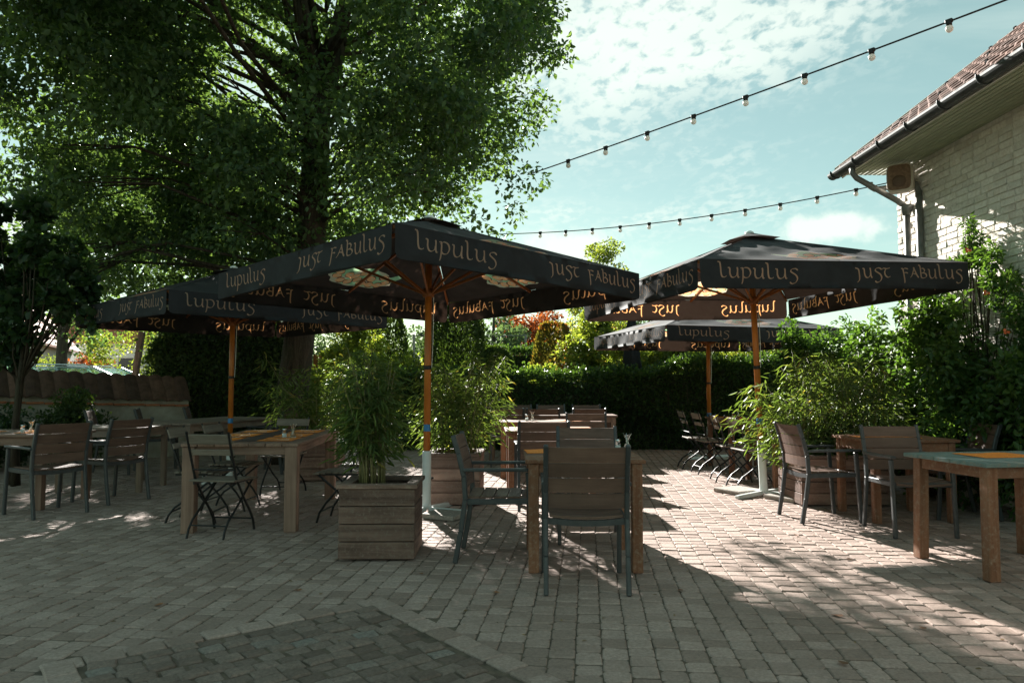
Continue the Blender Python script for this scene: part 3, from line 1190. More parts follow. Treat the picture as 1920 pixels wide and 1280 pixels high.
# ------------------------------------------------------------------ slatted armchair (front = +Y)
def make_armchair():
    r = thing('armchair', '', 'chair', group='brown slatted armchairs')
    back = [(-.285, 0), (-.245, .22), (-.215, .44), (-.225, .60), (-.265, .76), (-.305, .885)]
    for s in (-1, 1):
        x = s * .245
        mb = MB()
        for (y0, z0), (y1, z1) in zip(back[:-1], back[1:]):
            mb.beam((x, y0, z0), (x, y1, z1 + .004), .030, .036, up=(0, 1, 0), ch=.006)
        mb.build('back_leg', M['alu'], r)
        mb = MB()
        mb.beam((x * 1.02, .265, 0), (x * 1.02, .225, .635), .030, .036, up=(0, 1, 0), ch=.006)
        mb.build('front_leg', M['alu'], r)
        mb = MB()
        mb.beam((x * 1.02, -.235, .648), (x * 1.02, .27, .652), .045, .022, ch=.006)
        mb.build('armrest', M['alu'], r)
        mb = MB()
        mb.beam((x * .97, -.21, .425), (x * .97, .25, .432), .024, .040, ch=.004)
        mb.build('side_rail', M['alu'], r)
    mb = MB()
    mb.beam((-.235, .235, .425), (.235, .235, .425), .024, .036, ch=.004)
    mb.build('front_rail', M['alu'], r)
    mb = MB()
    pts = [(-.232 + .464 * k / 8, -.205 - .0 * k, .425 - .014 * math.sin(math.pi * k / 8)) for k in range(9)]
    for a, b in zip(pts[:-1], pts[1:]):
        mb.beam(a, (b[0] + .002, b[1], b[2]), .024, .036)
    mb.build('back_rail', M['alu'], r)

    def yb(z):
        for (y0, z0), (y1, z1) in zip(back[:-1], back[1:]):
            if z <= z1:
                return y0 + (y1 - y0) * (z - z0) / (z1 - z0)
        return back[-1][0]
    zs = [.500, .594, .688, .782]
    for z in zs:
        z0, z1 = z + .004, z + .092
        mb = MB()
        n = 6
        for k in range(n + 1):
            f = k / n
            x = -.231 + .462 * f
            cv_ = -.018 * math.sin(math.pi * f)
            for (yy, zz) in ((yb(z0) - .010, z0), (yb(z0) + .010, z0), (yb(z1) + .010, z1), (yb(z1) - .010, z1)):
                mb.v.append((x, yy + cv_ + .004, zz))
        for k in range(n):
            b = k * 4
            for j in range(4):
                mb.f.append((b + j, b + (j + 1) % 4, b + 4 + (j + 1) % 4, b + 4 + j)); mb.m.append(0)
        mb.f.append((3, 2, 1, 0)); mb.m.append(0)
        e = n * 4
        mb.f.append((e, e + 1, e + 2, e + 3)); mb.m.append(0)
        mb.build('back_slat', M['slat'], r)
    for i in range(5):
        y = -.165 + i * .095
        n = 6
        mb = MB()
        for k in range(n + 1):
            f = k / n
            x = -.222 + .444 * f
            dz = -.014 * math.sin(math.pi * f) - (.008 if i == 4 else 0)
            for (yy, zz) in ((y - .044, .447), (y + .044, .447 - (.012 if i == 4 else 0)), (y + .044, .463 - (.014 if i == 4 else 0)), (y - .044, .463)):
                mb.v.append((x, yy, zz + dz))
        for k in range(n):
            b = k * 4
            for j in range(4):
                mb.f.append((b + (j + 1) % 4, b + j, b + 4 + j, b + 4 + (j + 1) % 4)); mb.m.append(0)
        mb.f.append((0, 1, 2, 3)); mb.m.append(0)
        e = n * 4
        mb.f.append((e + 3, e + 2, e + 1, e)); mb.m.append(0)
        mb.build('seat_slat', M['slat'], r)
    remember(r)
    return r


arm = make_armchair()
ARM = [
    (.455, 4.78, -1.5, 'brown slatted armchair with its back towards the camera at the nearest table'),
    (-.10, 5.53, -93, 'brown slatted armchair facing sideways between planter and the nearest table'),
    (.63, 6.16, 178, 'brown slatted armchair across the nearest table, half hidden behind the front chair'),
    (.30, 7.70, 3, 'brown slatted armchair behind the nearest table, with its back to it'),
    (.92, 9.22, 176, 'sun-warmed armchair across the second table in the middle row'),
    (-.08, 11.62, 2, 'armchair at the near side of the far wide table, closest to bamboo'),
    (.48, 11.60, -2, 'armchair in the middle of the near side of the far wide table'),
    (1.16, 11.63, 3, 'armchair at the near side of the far wide table, closest to the open patio'),
    (.09, 13.15, 179, 'armchair beyond the far wide table against the hedge, closest to bamboo'),
    (.70, 13.17, 181, 'armchair beyond the far wide table against the hedge, middle of three'),
    (1.32, 13.15, 178, 'armchair beyond the far wide table against the hedge, closest to open patio'),
    (2.87, 7.04, -86, 'brown slatted armchair beside the parasol base facing the small table'),
    (3.36, 6.40, 180, 'brown slatted armchair facing the camera behind the worn teal table'),
    (4.22, 7.18, 84, 'armchair with sun-dappled backrest in the corner by the dark shrub'),
    (-4.52, 7.32, 58, 'dark armchair drawn up to the shaded table at the picture edge'),
    (-4.32, 8.12, 66, 'armchair with pale sunlit seat in the shade near the left table'),
    (-5.62, 10.55, -72, 'shaded armchair by the garden wall, nearest the rounded shrub'),
    (-5.30, 11.25, -70, 'shaded armchair by the garden wall, middle of three behind the grey table'),
    (-4.90, 12.0, -74, 'shaded armchair by the garden wall, farthest of three behind the grey table'),
    (-3.42, 10.75, 78, 'armchair beside the oak trunk, on the side of the parasol pole'),
    (-3.02, 11.15, 80, 'armchair directly in front of the oak trunk'),
]
for i, (x, y, rz, lb) in enumerate(ARM):
    place(arm, (x, y, 0), rz, lb, i == 0)


# ------------------------------------------------------------------ folding bistro chair (front = +Y)
def make_folding():
    r = thing('folding_chair', '', 'chair', group='black folding bistro chairs')
    for s in (-1, 1):
        x = s * .185
        mb = MB()
        mb.tube([(x, -.27, .86), (x, -.215, .70), (x, -.13, .47), (x, .02, .27), (x, .10, .18), (x, .16, .09), (x, .185, 0)], .0105, 6)
        mb.build('back_upright', M['black_metal'], r)
        x2 = s * .160
        mb = MB()
        mb.tube([(x2, .19, .435), (x2, .06, .33), (x2, -.08, .215), (x2, -.19, .14), (x2, -.245, .07), (x2, -.27, 0)], .0105, 6)
        mb.build('rear_leg', M['black_metal'], r)
        mb = MB()
        mb.beam((x2, -.19, .436), (x2, .21, .436), .010, .022)
        mb.build('seat_rail', M['black_metal'], r)
    mb = MB()
    mb.tube([(-.185, -.165, .545), (.185, -.165, .545)], .007, 6)
    mb.tube([(-.185, .155, .10), (.185, .155, .10)], .007, 6)
    mb.tube([(-.160, -.225, .10), (.160, -.225, .10)], .007, 6)
    mb.build('crossbar', M['black_metal'], r)
    for i in range(7):
        y = -.165 + i * .060
        z = .455 + (.012 * (i - 4) if i > 4 else 0) * -.6
        MB().box((0, y, z), (.40, .050, .016), None, .004).build('seat_slat', M['fold_slat'], r)
    for (y, z, h) in ((-.240, .800, .085), (-.198, .690, .05)):
        MB().box((0, y - .002, z), (.40, .016, h), Matrix.Rotation(R(19), 3, 'X'), .004).build('back_slat', M['fold_slat'], r)
    remember(r)
    return r


fold = make_folding()
FOLD = [
    (-2.44, 6.38, -9, 'folding chair with its back to the camera at the end of the long table'),
    (-1.56, 6.98, 84, 'folding chair beside the long table, right behind the front bamboo planter'),
    (-1.50, 7.62, 92, 'folding chair beside the long table, farther one on the planter side'),
    (-2.86, 6.98, -88, 'folding chair tucked in on the shaded side of the long table, nearest one'),
    (-2.80, 7.62, -94, 'folding chair tucked in on the shaded side of the long table, farther one'),
    (-2.62, 8.62, 172, 'folding chair at the far end of the long table'),
    (2.93, 9.18, -84, 'black folding chair with sunlit seat, nearest of the row along the back tables'),
    (2.88, 9.78, -92, 'black folding chair, second of the row along the back tables'),
    (2.84, 10.62, -86, 'black folding chair, third of the row along the back tables'),
    (2.78, 11.25, -90, 'black folding chair, farthest of the row along the back tables'),
]
for i, (x, y, rz, lb) in enumerate(FOLD):
    place(fold, (x, y, 0), rz, lb, i == 0)


# ------------------------------------------------------------------ tables
def table(label, x, y, rz, w, d, planks, leg, fam, h=.75, along=0, apron=.085, top=.028, over=.03, topfam=None, splay=0.0):
    """w along local x, d along local y; planks run along 'along'"""
    r = thing('table', label, 'table', (x, y, 0), rz, 'outdoor dining tables')
    tf = topfam or fam
    for i in range(planks):
        if along == 0:
            pw = d / planks
            MB().box((0, -d / 2 + (i + .5) * pw, h - top / 2 + rg.uniform(-.001, .001)), (w, pw - .005, top), None, .004).build('plank', M[tf + '0'] if tf + '0' in M else M[tf], r)
        else:
            pw = w / planks
            MB().box((-w / 2 + (i + .5) * pw, 0, h - top / 2 + rg.uniform(-.001, .001)), (pw - .005, d, top), None, .004).build('plank', M[tf + '1'] if tf + '1' in M else M[tf], r)
    lx, ly = w / 2 - leg / 2 - over, d / 2 - leg / 2 - over
    za = h - top - .001
    for sx in (-1, 1):
        for sy in (-1, 1):
            mb = MB()
            mb.beam((sx * (lx + splay), sy * (ly + splay), 0), (sx * lx, sy * ly, za), leg, leg, up=(0, 1, 0), ch=.005)
            mb.build('leg', M[fam + '2'], r)
    if apron:
        for sy in (-1, 1):
            MB().box((0, sy * (ly + leg * .18), za - apron / 2), (2 * lx - leg, .022, apron), None, .003).build('apron', M[fam + '0'], r)
        for sx in (-1, 1):
            MB().box((sx * (lx + leg * .18), 0, za - apron / 2), (.022, 2 * ly - leg, apron), None, .003).build('apron', M[fam + '1'], r)
    return r


table('long sturdy table with thick square legs and orange placemats', -2.36, 7.32, 3.5, .98, 1.95, 7, .105, 'tbl', along=1, over=.012, apron=.07)
table('small square table nearest the camera, with a brown armchair tucked under it', .49, 5.40, 0, .80, .80, 6, .070, 'worn', along=0, over=.02)
table('second table of the middle row, behind the chair that faces away', .42, 8.45, 2, 1.00, .80, 6, .070, 'worn', along=0)
table('third table of the middle row, with a salt set on it', .52, 10.35, 0, 1.40, .78, 6, .070, 'worn', along=0)
table('wide far table in front of the dark hedge', .65, 12.42, 0, 2.10, .80, 6, .080, 'tbl', along=0)
table('small table with an orange placemat beside the planter of lit bamboo', 3.62, 7.14, 2, .82, .78, 6, .065, 'worn', along=0)
table('worn table with flaking teal top at the picture edge', 3.42, 5.21, 8, .98, .80, 5, .075, 'worn', along=0, topfam='teal_top', apron=.075, over=.045, splay=.012)
table('back table beside the parasol pole, nearer one of the row of folding chairs', 3.46, 9.42, 0, .80, 1.15, 6, .070, 'worn', along=1)
table('back table by the hedge, under the far parasol', 3.40, 10.98, 0, .84, 1.25, 6, .070, 'worn', along=1)
table('shaded table at the edge of the picture, with orange placemat and shakers', -5.42, 7.92, -4, 1.62, .84, 6, .070, 'tbl', along=0)
table('narrow shaded table with a pale leg behind the sunlit-seat armchair', -4.78, 9.02, 0, 1.05, .72, 6, .060, 'grey', along=0)
table('grey table with dappled sun on its top by the parasol pole', -4.28, 10.62, -14, .86, 1.95, 6, .080, 'grey', along=1)

# ------------------------------------------------------------------ things on the tables
def placemat(label, x, y, z, rz, w=.42, d=.30):
    m = MB()
    nx = 8
    for i in range(nx + 1):
        for j in (0, 1):
            f = i / nx
            m.v.append((-w / 2 + w * f, -d / 2 + d * j, .003 + .0022 * math.sin(f * 9 + j * 2 + x * 7)))
    for i in range(nx):
        m.f.append((2 * i, 2 * i + 2, 2 * i + 3, 2 * i + 1)); m.m.append(0)
    b = len(m.v)
    m.v += [(p[0], p[1], 0.0006) for p in m.v[:b]]
    for i in range(nx):
        m.f.append((b + 2 * i, b + 2 * i + 1, b + 2 * i + 3, b + 2 * i + 2)); m.m.append(0)
        m.f.append((b + 2 * i, b + 2 * i + 2, 2 * i + 2, 2 * i)); m.m.append(0)
    o = m.build('placemat', M['mat'])
    o.location = (x, y, z)
    o.rotation_euler = (0, 0, R(rz))
    tag(o, label, 'placemat', 'orange placemats')


TZ = .7515
LT = [(-2.62, 6.82, 93, 'near end, shaded side'), (-2.10, 6.80, 93, 'near end, planter side'), (-2.64, 7.34, 94, 'middle, shaded side'),
      (-2.13, 7.33, 94, 'middle, planter side'), (-2.66, 7.92, 93, 'far end, shaded side'), (-2.16, 7.90, 93, 'far end, planter side')]
for x, y, a, w_ in LT:
    placemat('orange placemat on the long sturdy table, ' + w_, x, y, TZ, a)
o = MB().box((0, 0, .002), (.16, 1.7, .004), None, .001).build('table_runner', M['runner'])
o.location = (-2.38, 7.36, TZ)
o.rotation_euler = (0, 0, R(3.5))
tag(o, 'dark runner down the middle of the long sturdy table', 'table runner')
placemat('orange placemat on the small table nearest the camera', .27, 5.60, TZ, 4, .34, .30)
placemat('orange placemat on the third table of the middle row', .85, 10.28, TZ, 3, .40, .30)
placemat('orange placemat on the second table of the middle row', .70, 8.45, TZ, 2, .40, .30)
placemat('orange placemat on the small table beside the lit bamboo', 3.50, 7.06, TZ, 5, .52, .34)
placemat('orange placemat on the flaking teal table', 3.40, 5.28, TZ, 9, .44, .32)
placemat('second orange placemat on the flaking teal table, at the picture edge', 3.78, 5.12, TZ + .004, 6, .34, .30)
placemat('orange placemat on the nearer back table', 3.30, 9.35, TZ, 88, .42, .30)
placemat('orange placemat on the back table by the hedge, near end', 3.22, 10.75, TZ, 91, .42, .30)
placemat('orange placemat on the back table by the hedge, far end', 3.30, 11.30, TZ, 88, .42, .30)
placemat('orange placemat on the shaded table at the edge, near the shakers', -4.93, 7.86, TZ, 86, .42, .30)
placemat('orange placemat on the shaded table at the edge, cut by the picture border', -5.55, 7.80, TZ, 4, .42, .30)


def shaker_set(where, x, y):
    s = thing('salt_shaker', 'small glass salt shaker on the ' + where, 'shaker', (x, y, TZ), 0, 'salt shakers')
    MB().lathe([(.018, 0), (.021, .004), (.021, .045), (.016, .060), (.016, .064)], 14).build('jar', M['glass'], s, True)
    MB().lathe([(.017, .002), (.018, .006), (.018, .036), (.010, .038)], 14).build('salt', M['salt'], s, True)
    MB().lathe([(.0175, .064), (.0175, .078), (.010, .084)], 14).build('cap', M['steel'], s, True)
    v_ = thing('bud_vase', 'small waisted glass vase on the ' + where, 'vase', (x + .075, y + .02, TZ), 0, 'glass bud vases')
    MB().lathe([(.026, 0), (.028, .004), (.024, .030), (.012, .062), (.014, .080), (.026, .112), (.024, .112), (.012, .080), (.010, .062), (.020, .030), (.020, .008)], 18).build('glass_body', M['glass'], v_, True)
    mb = MB()
    for k in range(4):
        a = k * 1.7
        mb.tube([(0, 0, .01), (.006 * math.cos(a), .006 * math.sin(a), .07), (.03 * math.cos(a), .03 * math.sin(a), .125)], .0022, 5)
    mb.build('straw', M['steel'], v_)


shaker_set('long sturdy table', -2.14, 7.06)
shaker_set('shaded table at the edge of the picture', -5.02, 7.70)
shaker_set('back table by the hedge', 3.26, 11.05)
shaker_set('third table of the middle row', .20, 10.2)
shaker_set('small table nearest the camera', .80, 5.68)


def cutlery(kind, label, x, y, rz):
    mb = MB()
    if kind == 'knife':
        mb.box((0, -.05, .004), (.013, .10, .006), None, .002)
        mb.box((0, .055, .004), (.018, .11, .003), None, .001)
    else:
        mb.box((0, -.04, .004), (.010, .13, .004), None, .0015)
        mb.box((0, .04, .005), (.024, .03, .003), None, .001)
        for k in range(4):
            mb.box((-.009 + k * .006, .075, .006), (.0035, .045, .0025))
    o = mb.build(kind, M['steel'])
    o.location = (x, y, TZ + .004)
    o.rotation_euler = (0, 0, R(rz))
    tag(o, label, 'cutlery', 'cutlery on the placemats')


for i, (x, y, a, w_) in enumerate(LT):
    cutlery('knife', 'steel knife on the long table placemat, ' + w_, x + .02, y - .13, 88 + 6 * (i % 3 - 1))
    cutlery('fork', 'steel fork on the long table placemat, ' + w_, x - .01, y + .13, 92 - 5 * (i % 2))
cutlery('knife', 'steel knife on the placemat of the nearer back table', 3.26, 9.22, 80)

# ------------------------------------------------------------------ planters
def planter(label, x, y, rz, w, d, h, rows, soil=True):
    r = thing('wooden_planter', label, 'planter', (x, y, 0), rz, 'square plank planters')
    ph = (h - .045) / rows
    for i in range(rows):
        z = .012 + (i + .5) * ph
        for sy in (-1, 1):
            MB().box((rg.uniform(-.002, .002), sy * (d / 2 - .014 + rg.uniform(-.002, .002)), z), (w, .028, ph - .006), None, .004).build('plank', M['plant0'], r)
        for sx in (-1, 1):
            MB().box((sx * (w / 2 - .014 + rg.uniform(-.001, .002)), 0, z), (.026, d - .062, ph - .006), None, .004).build('plank', M['plant1'], r)
    for sy in (-1, 1):
        MB().box((0, sy * (d / 2 - .03), h - .018), (w + .035, .085, .030), None, .004).build('rim_board', M['plant0'], r)
    for sx in (-1, 1):
        MB().box((sx * (w / 2 - .03), 0, h - .0185), (.085, d - .148, .030), None, .004).build('rim_board', M['plant1'], r)
    m = MB()
    for i in range(9):
        for j in range(9):
            m.v.append((-w / 2 + .03 + (w - .06) * i / 8, -d / 2 + .03 + (d - .06) * j / 8, h - .075 + rg.uniform(-.012, .012)))
    for i in range(8):
        for j in range(8):
            a = i * 9 + j
            m.f.append((a, a + 9, a + 10, a + 1)); m.m.append(0)
    m.build('soil', M['soil'], r)
    return r


planter('weathered plank planter in front, holding tall bamboo beside the parasol pole', -.965, 5.63, 1.0, .54, .54, .54, 4)
planter('plank planter behind the parasol pole with bamboo in it', -.60, 8.05, -2, .56, .60, .54, 4)
planter('low plank planter at the armchair with bright sunlit bamboo', 3.42, 8.05, 2, .92, .62, .52, 4)
planter('plank planter behind the sunlit bamboo, against the dark shrub', 4.02, 9.15, -3, .80, .56, .50, 4)
planter('small plank planter in front of the oak with thin bamboo', -2.55, 9.95, 4, .60, .50, .50, 3)


# ------------------------------------------------------------------ lettering strokes (uncial hand, broad nib)
def catmull(p, n=7):
    p = [Vector(q) for q in p]
    if len(p) == 2:
        return [p[0].lerp(p[1], k / 3) for k in range(4)]
    q = [p[0] * 2 - p[1]] + p + [p[-1] * 2 - p[-2]]
    out = []
    for i in range(1, len(q) - 2):
        for k in range(n):
            t = k / n
            a, b, c, d = q[i - 1], q[i], q[i + 1], q[i + 2]
            out.append(.5 * ((2 * b) + (c - a) * t + (2 * a - 5 * b + 4 * c - d) * t * t + (3 * b - a - 3 * c + d) * t ** 3))
    out.append(q[-2])
    return out


GL = {
    'L': (.56, [[(-.06, 1.56), (.10, 1.46), (.14, 1.0), (.15, .42), (.22, .06), (.42, .02), (.54, .14)]]),
    'U': (.84, [[(-.02, .98), (.12, .90), (.12, .40), (.22, .06), (.42, .02), (.62, .24), (.68, .55)], [(.64, 1.0), (.70, .90), (.70, .25), (.76, .02), (.86, .06)]]),
    'P': (.80, [[(-.04, .96), (.12, .92), (.14, .3), (.10, -.30), (.02, -.62)], [(.02, .80), (.30, 1.02), (.60, .92), (.72, .52), (.56, .10), (.30, .02), (.14, .16)]]),
    'S': (.72, [[(.74, .86), (.56, 1.02), (.28, .96), (.18, .74), (.38, .54), (.58, .34), (.66, .0), (.50, -.36), (.22, -.50), (.04, -.36)]]),
    'J': (.46, [[(-.08, 1.04), (.12, .96), (.22, .82), (.22, .2), (.16, -.22), (-.06, -.48)]]),
    'T': (.66, [[(-.10, .84), (.06, .98), (.36, .94), (.66, 1.02)], [(.28, .92), (.14, .60), (.16, .24), (.34, .02), (.60, .12)]]),
    'F': (.62, [[(-.06, .98), (.10, .90), (.12, .3), (.10, -.36), (.04, -.60)], [(.10, .86), (.30, 1.00), (.62, .94)], [(.12, .48), (.32, .54), (.54, .48)]]),
    'A': (.84, [[(.50, 1.12), (.34, .70), (.16, .26), (-.04, .0)], [(.40, 1.14), (.54, .70), (.68, .28), (.82, .02)], [(.16, .40), (.40, .44), (.62, .38)]]),
    'B': (.76, [[(-.06, 1.40), (.10, 1.30), (.13, .8), (.13, .04)], [(.13, .98), (.36, 1.06), (.54, .88), (.44, .64), (.20, .54)], [(.20, .54), (.52, .54), (.70, .32), (.58, .08), (.30, .0), (.12, .08)]]),
    ' ': (.55, []),
}


def letter_quads(text, x0, width, base, xh):
    adv = sum(GL[c][0] + .13 for c in text)
    sx = width / adv
    quads = []
    x = x0
    nib = Vector((math.cos(R(28)), math.sin(R(28))))
    for c in text:
        w, strokes = GL[c]
        for st in strokes:
            pl = [Vector((x + p.x * sx, base + p.y * xh)) for p in catmull([(a, b) for a, b in st])]
            L_, R_ = [], []
            for i, p in enumerate(pl):
                t = (pl[min(i + 1, len(pl) - 1)] - pl[max(i - 1, 0)]).normalized()
                nn = Vector((-t.y, t.x))
                th = .0038 + .0128 * abs(t.x * nib.y - t.y * nib.x) ** 1.2
                if i == 0 or i == len(pl) - 1:
                    th *= .45
                L_.append(p + nn * th / 2)
                R_.append(p - nn * th / 2)
            for i in range(len(pl) - 1):
                quads.append([R_[i], R_[i + 1], L_[i + 1], L_[i]])
        x += (w + .13) * sx
    return quads


def cdt_split(outline, polys, steiner, fn, mats_of):
    """constrained triangulation of outline with polys cut in; fn maps 2-D to 3-D; returns {key: MB}"""
    vc, edges = [], []

    def addp(poly):
        b = len(vc)
        vc.extend(Vector((p[0], p[1])) for p in poly)
        edges.extend((b + k, b + (k + 1) % len(poly)) for k in range(len(poly)))
    addp(outline)
    for p in polys:
        addp(p)
    vc.extend(Vector((p[0], p[1])) for p in steiner)
    v, e, f, ov, oe, of = delaunay_2d_cdt(vc, edges, [], 0, 1e-6, True)
    va = np.array([(p.x, p.y) for p in v])
    cen = np.array([va[list(t_)].mean(axis=0) for t_ in f])

    def inside(poly):
        q = np.array([(p[0], p[1]) for p in poly])
        r_ = np.zeros(len(cen), bool)
        near = ((cen >= q.min(0)) & (cen <= q.max(0))).all(1)
        c = cen[near]
        w = np.zeros(len(c), bool)
        for k in range(len(q)):
            x0, y0 = q[k]
            x1, y1 = q[(k + 1) % len(q)]
            hit = (y0 > c[:, 1]) != (y1 > c[:, 1])
            xx = x0 + (c[:, 1] - y0) * (x1 - x0) / ((y1 - y0) or 1e-12)
            w ^= hit & (c[:, 0] < xx)
        r_[near] = w
        return r_
    inn = inside(outline)
    lab = np.full(len(cen), -1)
    for k, p in enumerate(polys):
        lab[inside(p)] = k
    out = {}
    for i, tri in enumerate(f):
        if not inn[i]:
            continue
        out.setdefault(mats_of(int(lab[i])) if lab[i] >= 0 else None, []).append(tri)
    res = {}
    P3 = [fn(p.x, p.y) for p in v]
    for key, tris in out.items():
        mb = MB()
        idx = {}
        for t_ in tris:
            q = []
            for k in t_:
                if k not in idx:
                    idx[k] = len(mb.v)
                    mb.v.append(tuple(P3[k]))
                q.append(idx[k])
            mb.f.append(tuple(q)); mb.m.append(0)
        res[key] = mb
    return res


# ------------------------------------------------------------------ parasol, side 3.0 m, origin at pole foot
HS = 1.5
Z_EDGE, Z_TOP, VAL = 2.40, 2.96, .272


def panel_z(u, r, ph=0.0):
    f = min(max(r / HS, 0), 1)
    z = Z_TOP - (Z_TOP - Z_EDGE) * (f ** .96)
    q = min(1, abs(u) / max(r, 1e-4))
    sag = .045 * math.sin(math.pi * q) * f * (1.25 - f)
    wr = .020 * math.sin(11 * u + 5 * r + ph) * math.sin(7 * r - 3 * u + ph) * f * (1 - f) * 3
    wr += .010 * math.sin(27 * r + 9 * u + ph) * max(0, math.sin(4 * u + 2 * ph)) * (1 - f) * f * 3
    return z - sag - max(wr, -.014)


def val_fn(s, t):
    wav = .022 * math.sin(2.3 * s + .6) * (-t / VAL) + .010 * math.sin(7.3 * s + 1.2 + 3 * math.sin(s)) * (-t / VAL) + .0012 * math.sin(19 * s + 5 * math.sin(2.1 * s))
    return Vector((s, -(HS + .004 + wav + .012 * (-t / VAL)), Z_EDGE + t * (1 + .018 * math.sin(1.7 * s + 2)) + .006 * math.sin(3.1 * s)))


words = [letter_quads('LUPULUS', -1.30, .84, -.165, .092), letter_quads('JUST', .16, .40, -.165, .092), letter_quads('FABULUS', .68, .74, -.165, .092)]
quads = sum(words, [])
wkey = [i for i, w in enumerate(words) for _ in w]
vw = HS - .012
outl = [(-vw, 0), (-vw, -VAL + .05), (-vw + .015, -VAL + .015), (-vw + .05, -VAL), (vw - .05, -VAL), (vw - .015, -VAL + .015), (vw, -VAL + .05), (vw, 0)]
outl = [Vector(p) for p in outl]
stn = [Vector((-vw + .06 + i * (2 * vw - .12) / 40, -.012 - j * .062)) for i in range(41) for j in range(5) if -.012 - j * .062 > -VAL + .01]
vres = cdt_split(outl, quads, stn, val_fn, lambda k: wkey[k])
val_me = vres[None].mesh('valance', M['cloth'], True)
let_me = [vres[i].mesh('lettering', M['print'], True) for i in range(3)]

# canopy panel with a printed cluster of hop cones and leaves near its lower edge
em, em_key = [], []


def blob(cx, cy, rx, ry, n, rot, key, wob=.0, lob=0):
    p = []
    for k in range(n):
        a = 2 * math.pi * k / n
        rr = 1 + wob * math.cos(lob * a)
        x, y = rx * rr * math.cos(a), ry * rr * math.sin(a)
        p.append((cx + x * math.cos(rot) - y * math.sin(rot), cy + x * math.sin(rot) + y * math.cos(rot)))
    em.append(p)
    em_key.append(key)


er = random.Random(3)
blob(0, 1.20, .41, .19, 40, 0, 'em_pale', .06, 9)
for (cx, cy, an) in ((-.22, 1.27, .5), (.12, 1.29, -.3), (.26, 1.10, .6), (-.08, 1.09, -.5), (.0, 1.2, .2), (-.33, 1.14, 1.0)):
    blob(cx, cy, .15, .070, 22, an, 'em_green', .14, 5)
for (cx, cy) in ((-.32, 1.22), (-.24, 1.12), (-.26, 1.29), (.02, 1.11), (.11, 1.17), (.04, 1.24), (.32, 1.20), (.23, 1.28), (.20, 1.14), (-.12, 1.20), (-.16, 1.31), (.34, 1.10), (-.05, 1.31), (.13, 1.30)):
    blob(cx, cy, .066, .052, 14, er.uniform(0, 3), 'em_dark')
    blob(cx, cy, .058, .045, 14, er.uniform(0, 3), 'em_peach', .10, 4)
    blob(cx - .012, cy - .006, .018, .012, 8, 0, 'em_pale')
tri = [Vector((-HS, HS)), Vector((0, .02)), Vector((HS, HS))]
stn = []
for i in range(1, 15):
    r_ = i * .1
    for k in range(-12, 13):
        u_ = r_ * k / 12.5
        stn.append(Vector((u_, r_)))
for k in range(-14, 15):
    stn.append(Vector((k / 14.5 * HS, HS - .002)))
canopy_variants = []
for ph in (0.0, 1.9):
    cres = cdt_split(tri, [[Vector(p) for p in q] for q in em], stn, lambda u, r: Vector((u, -r, panel_z(u, r, ph))), lambda k: em_key[k])
    pm = cres[None].mesh('canopy_panel', M['cloth'], True)
    allm = MB()
    keys = ['em_pale', 'em_green', 'em_dark', 'em_peach']
    for i, k in enumerate(keys):
        if k in cres:
            allm.add(cres[k].v, cres[k].f, i)
    emm = allm.mesh('printed_emblem', [M[k] for k in keys], True)
    canopy_variants.append((pm, emm))


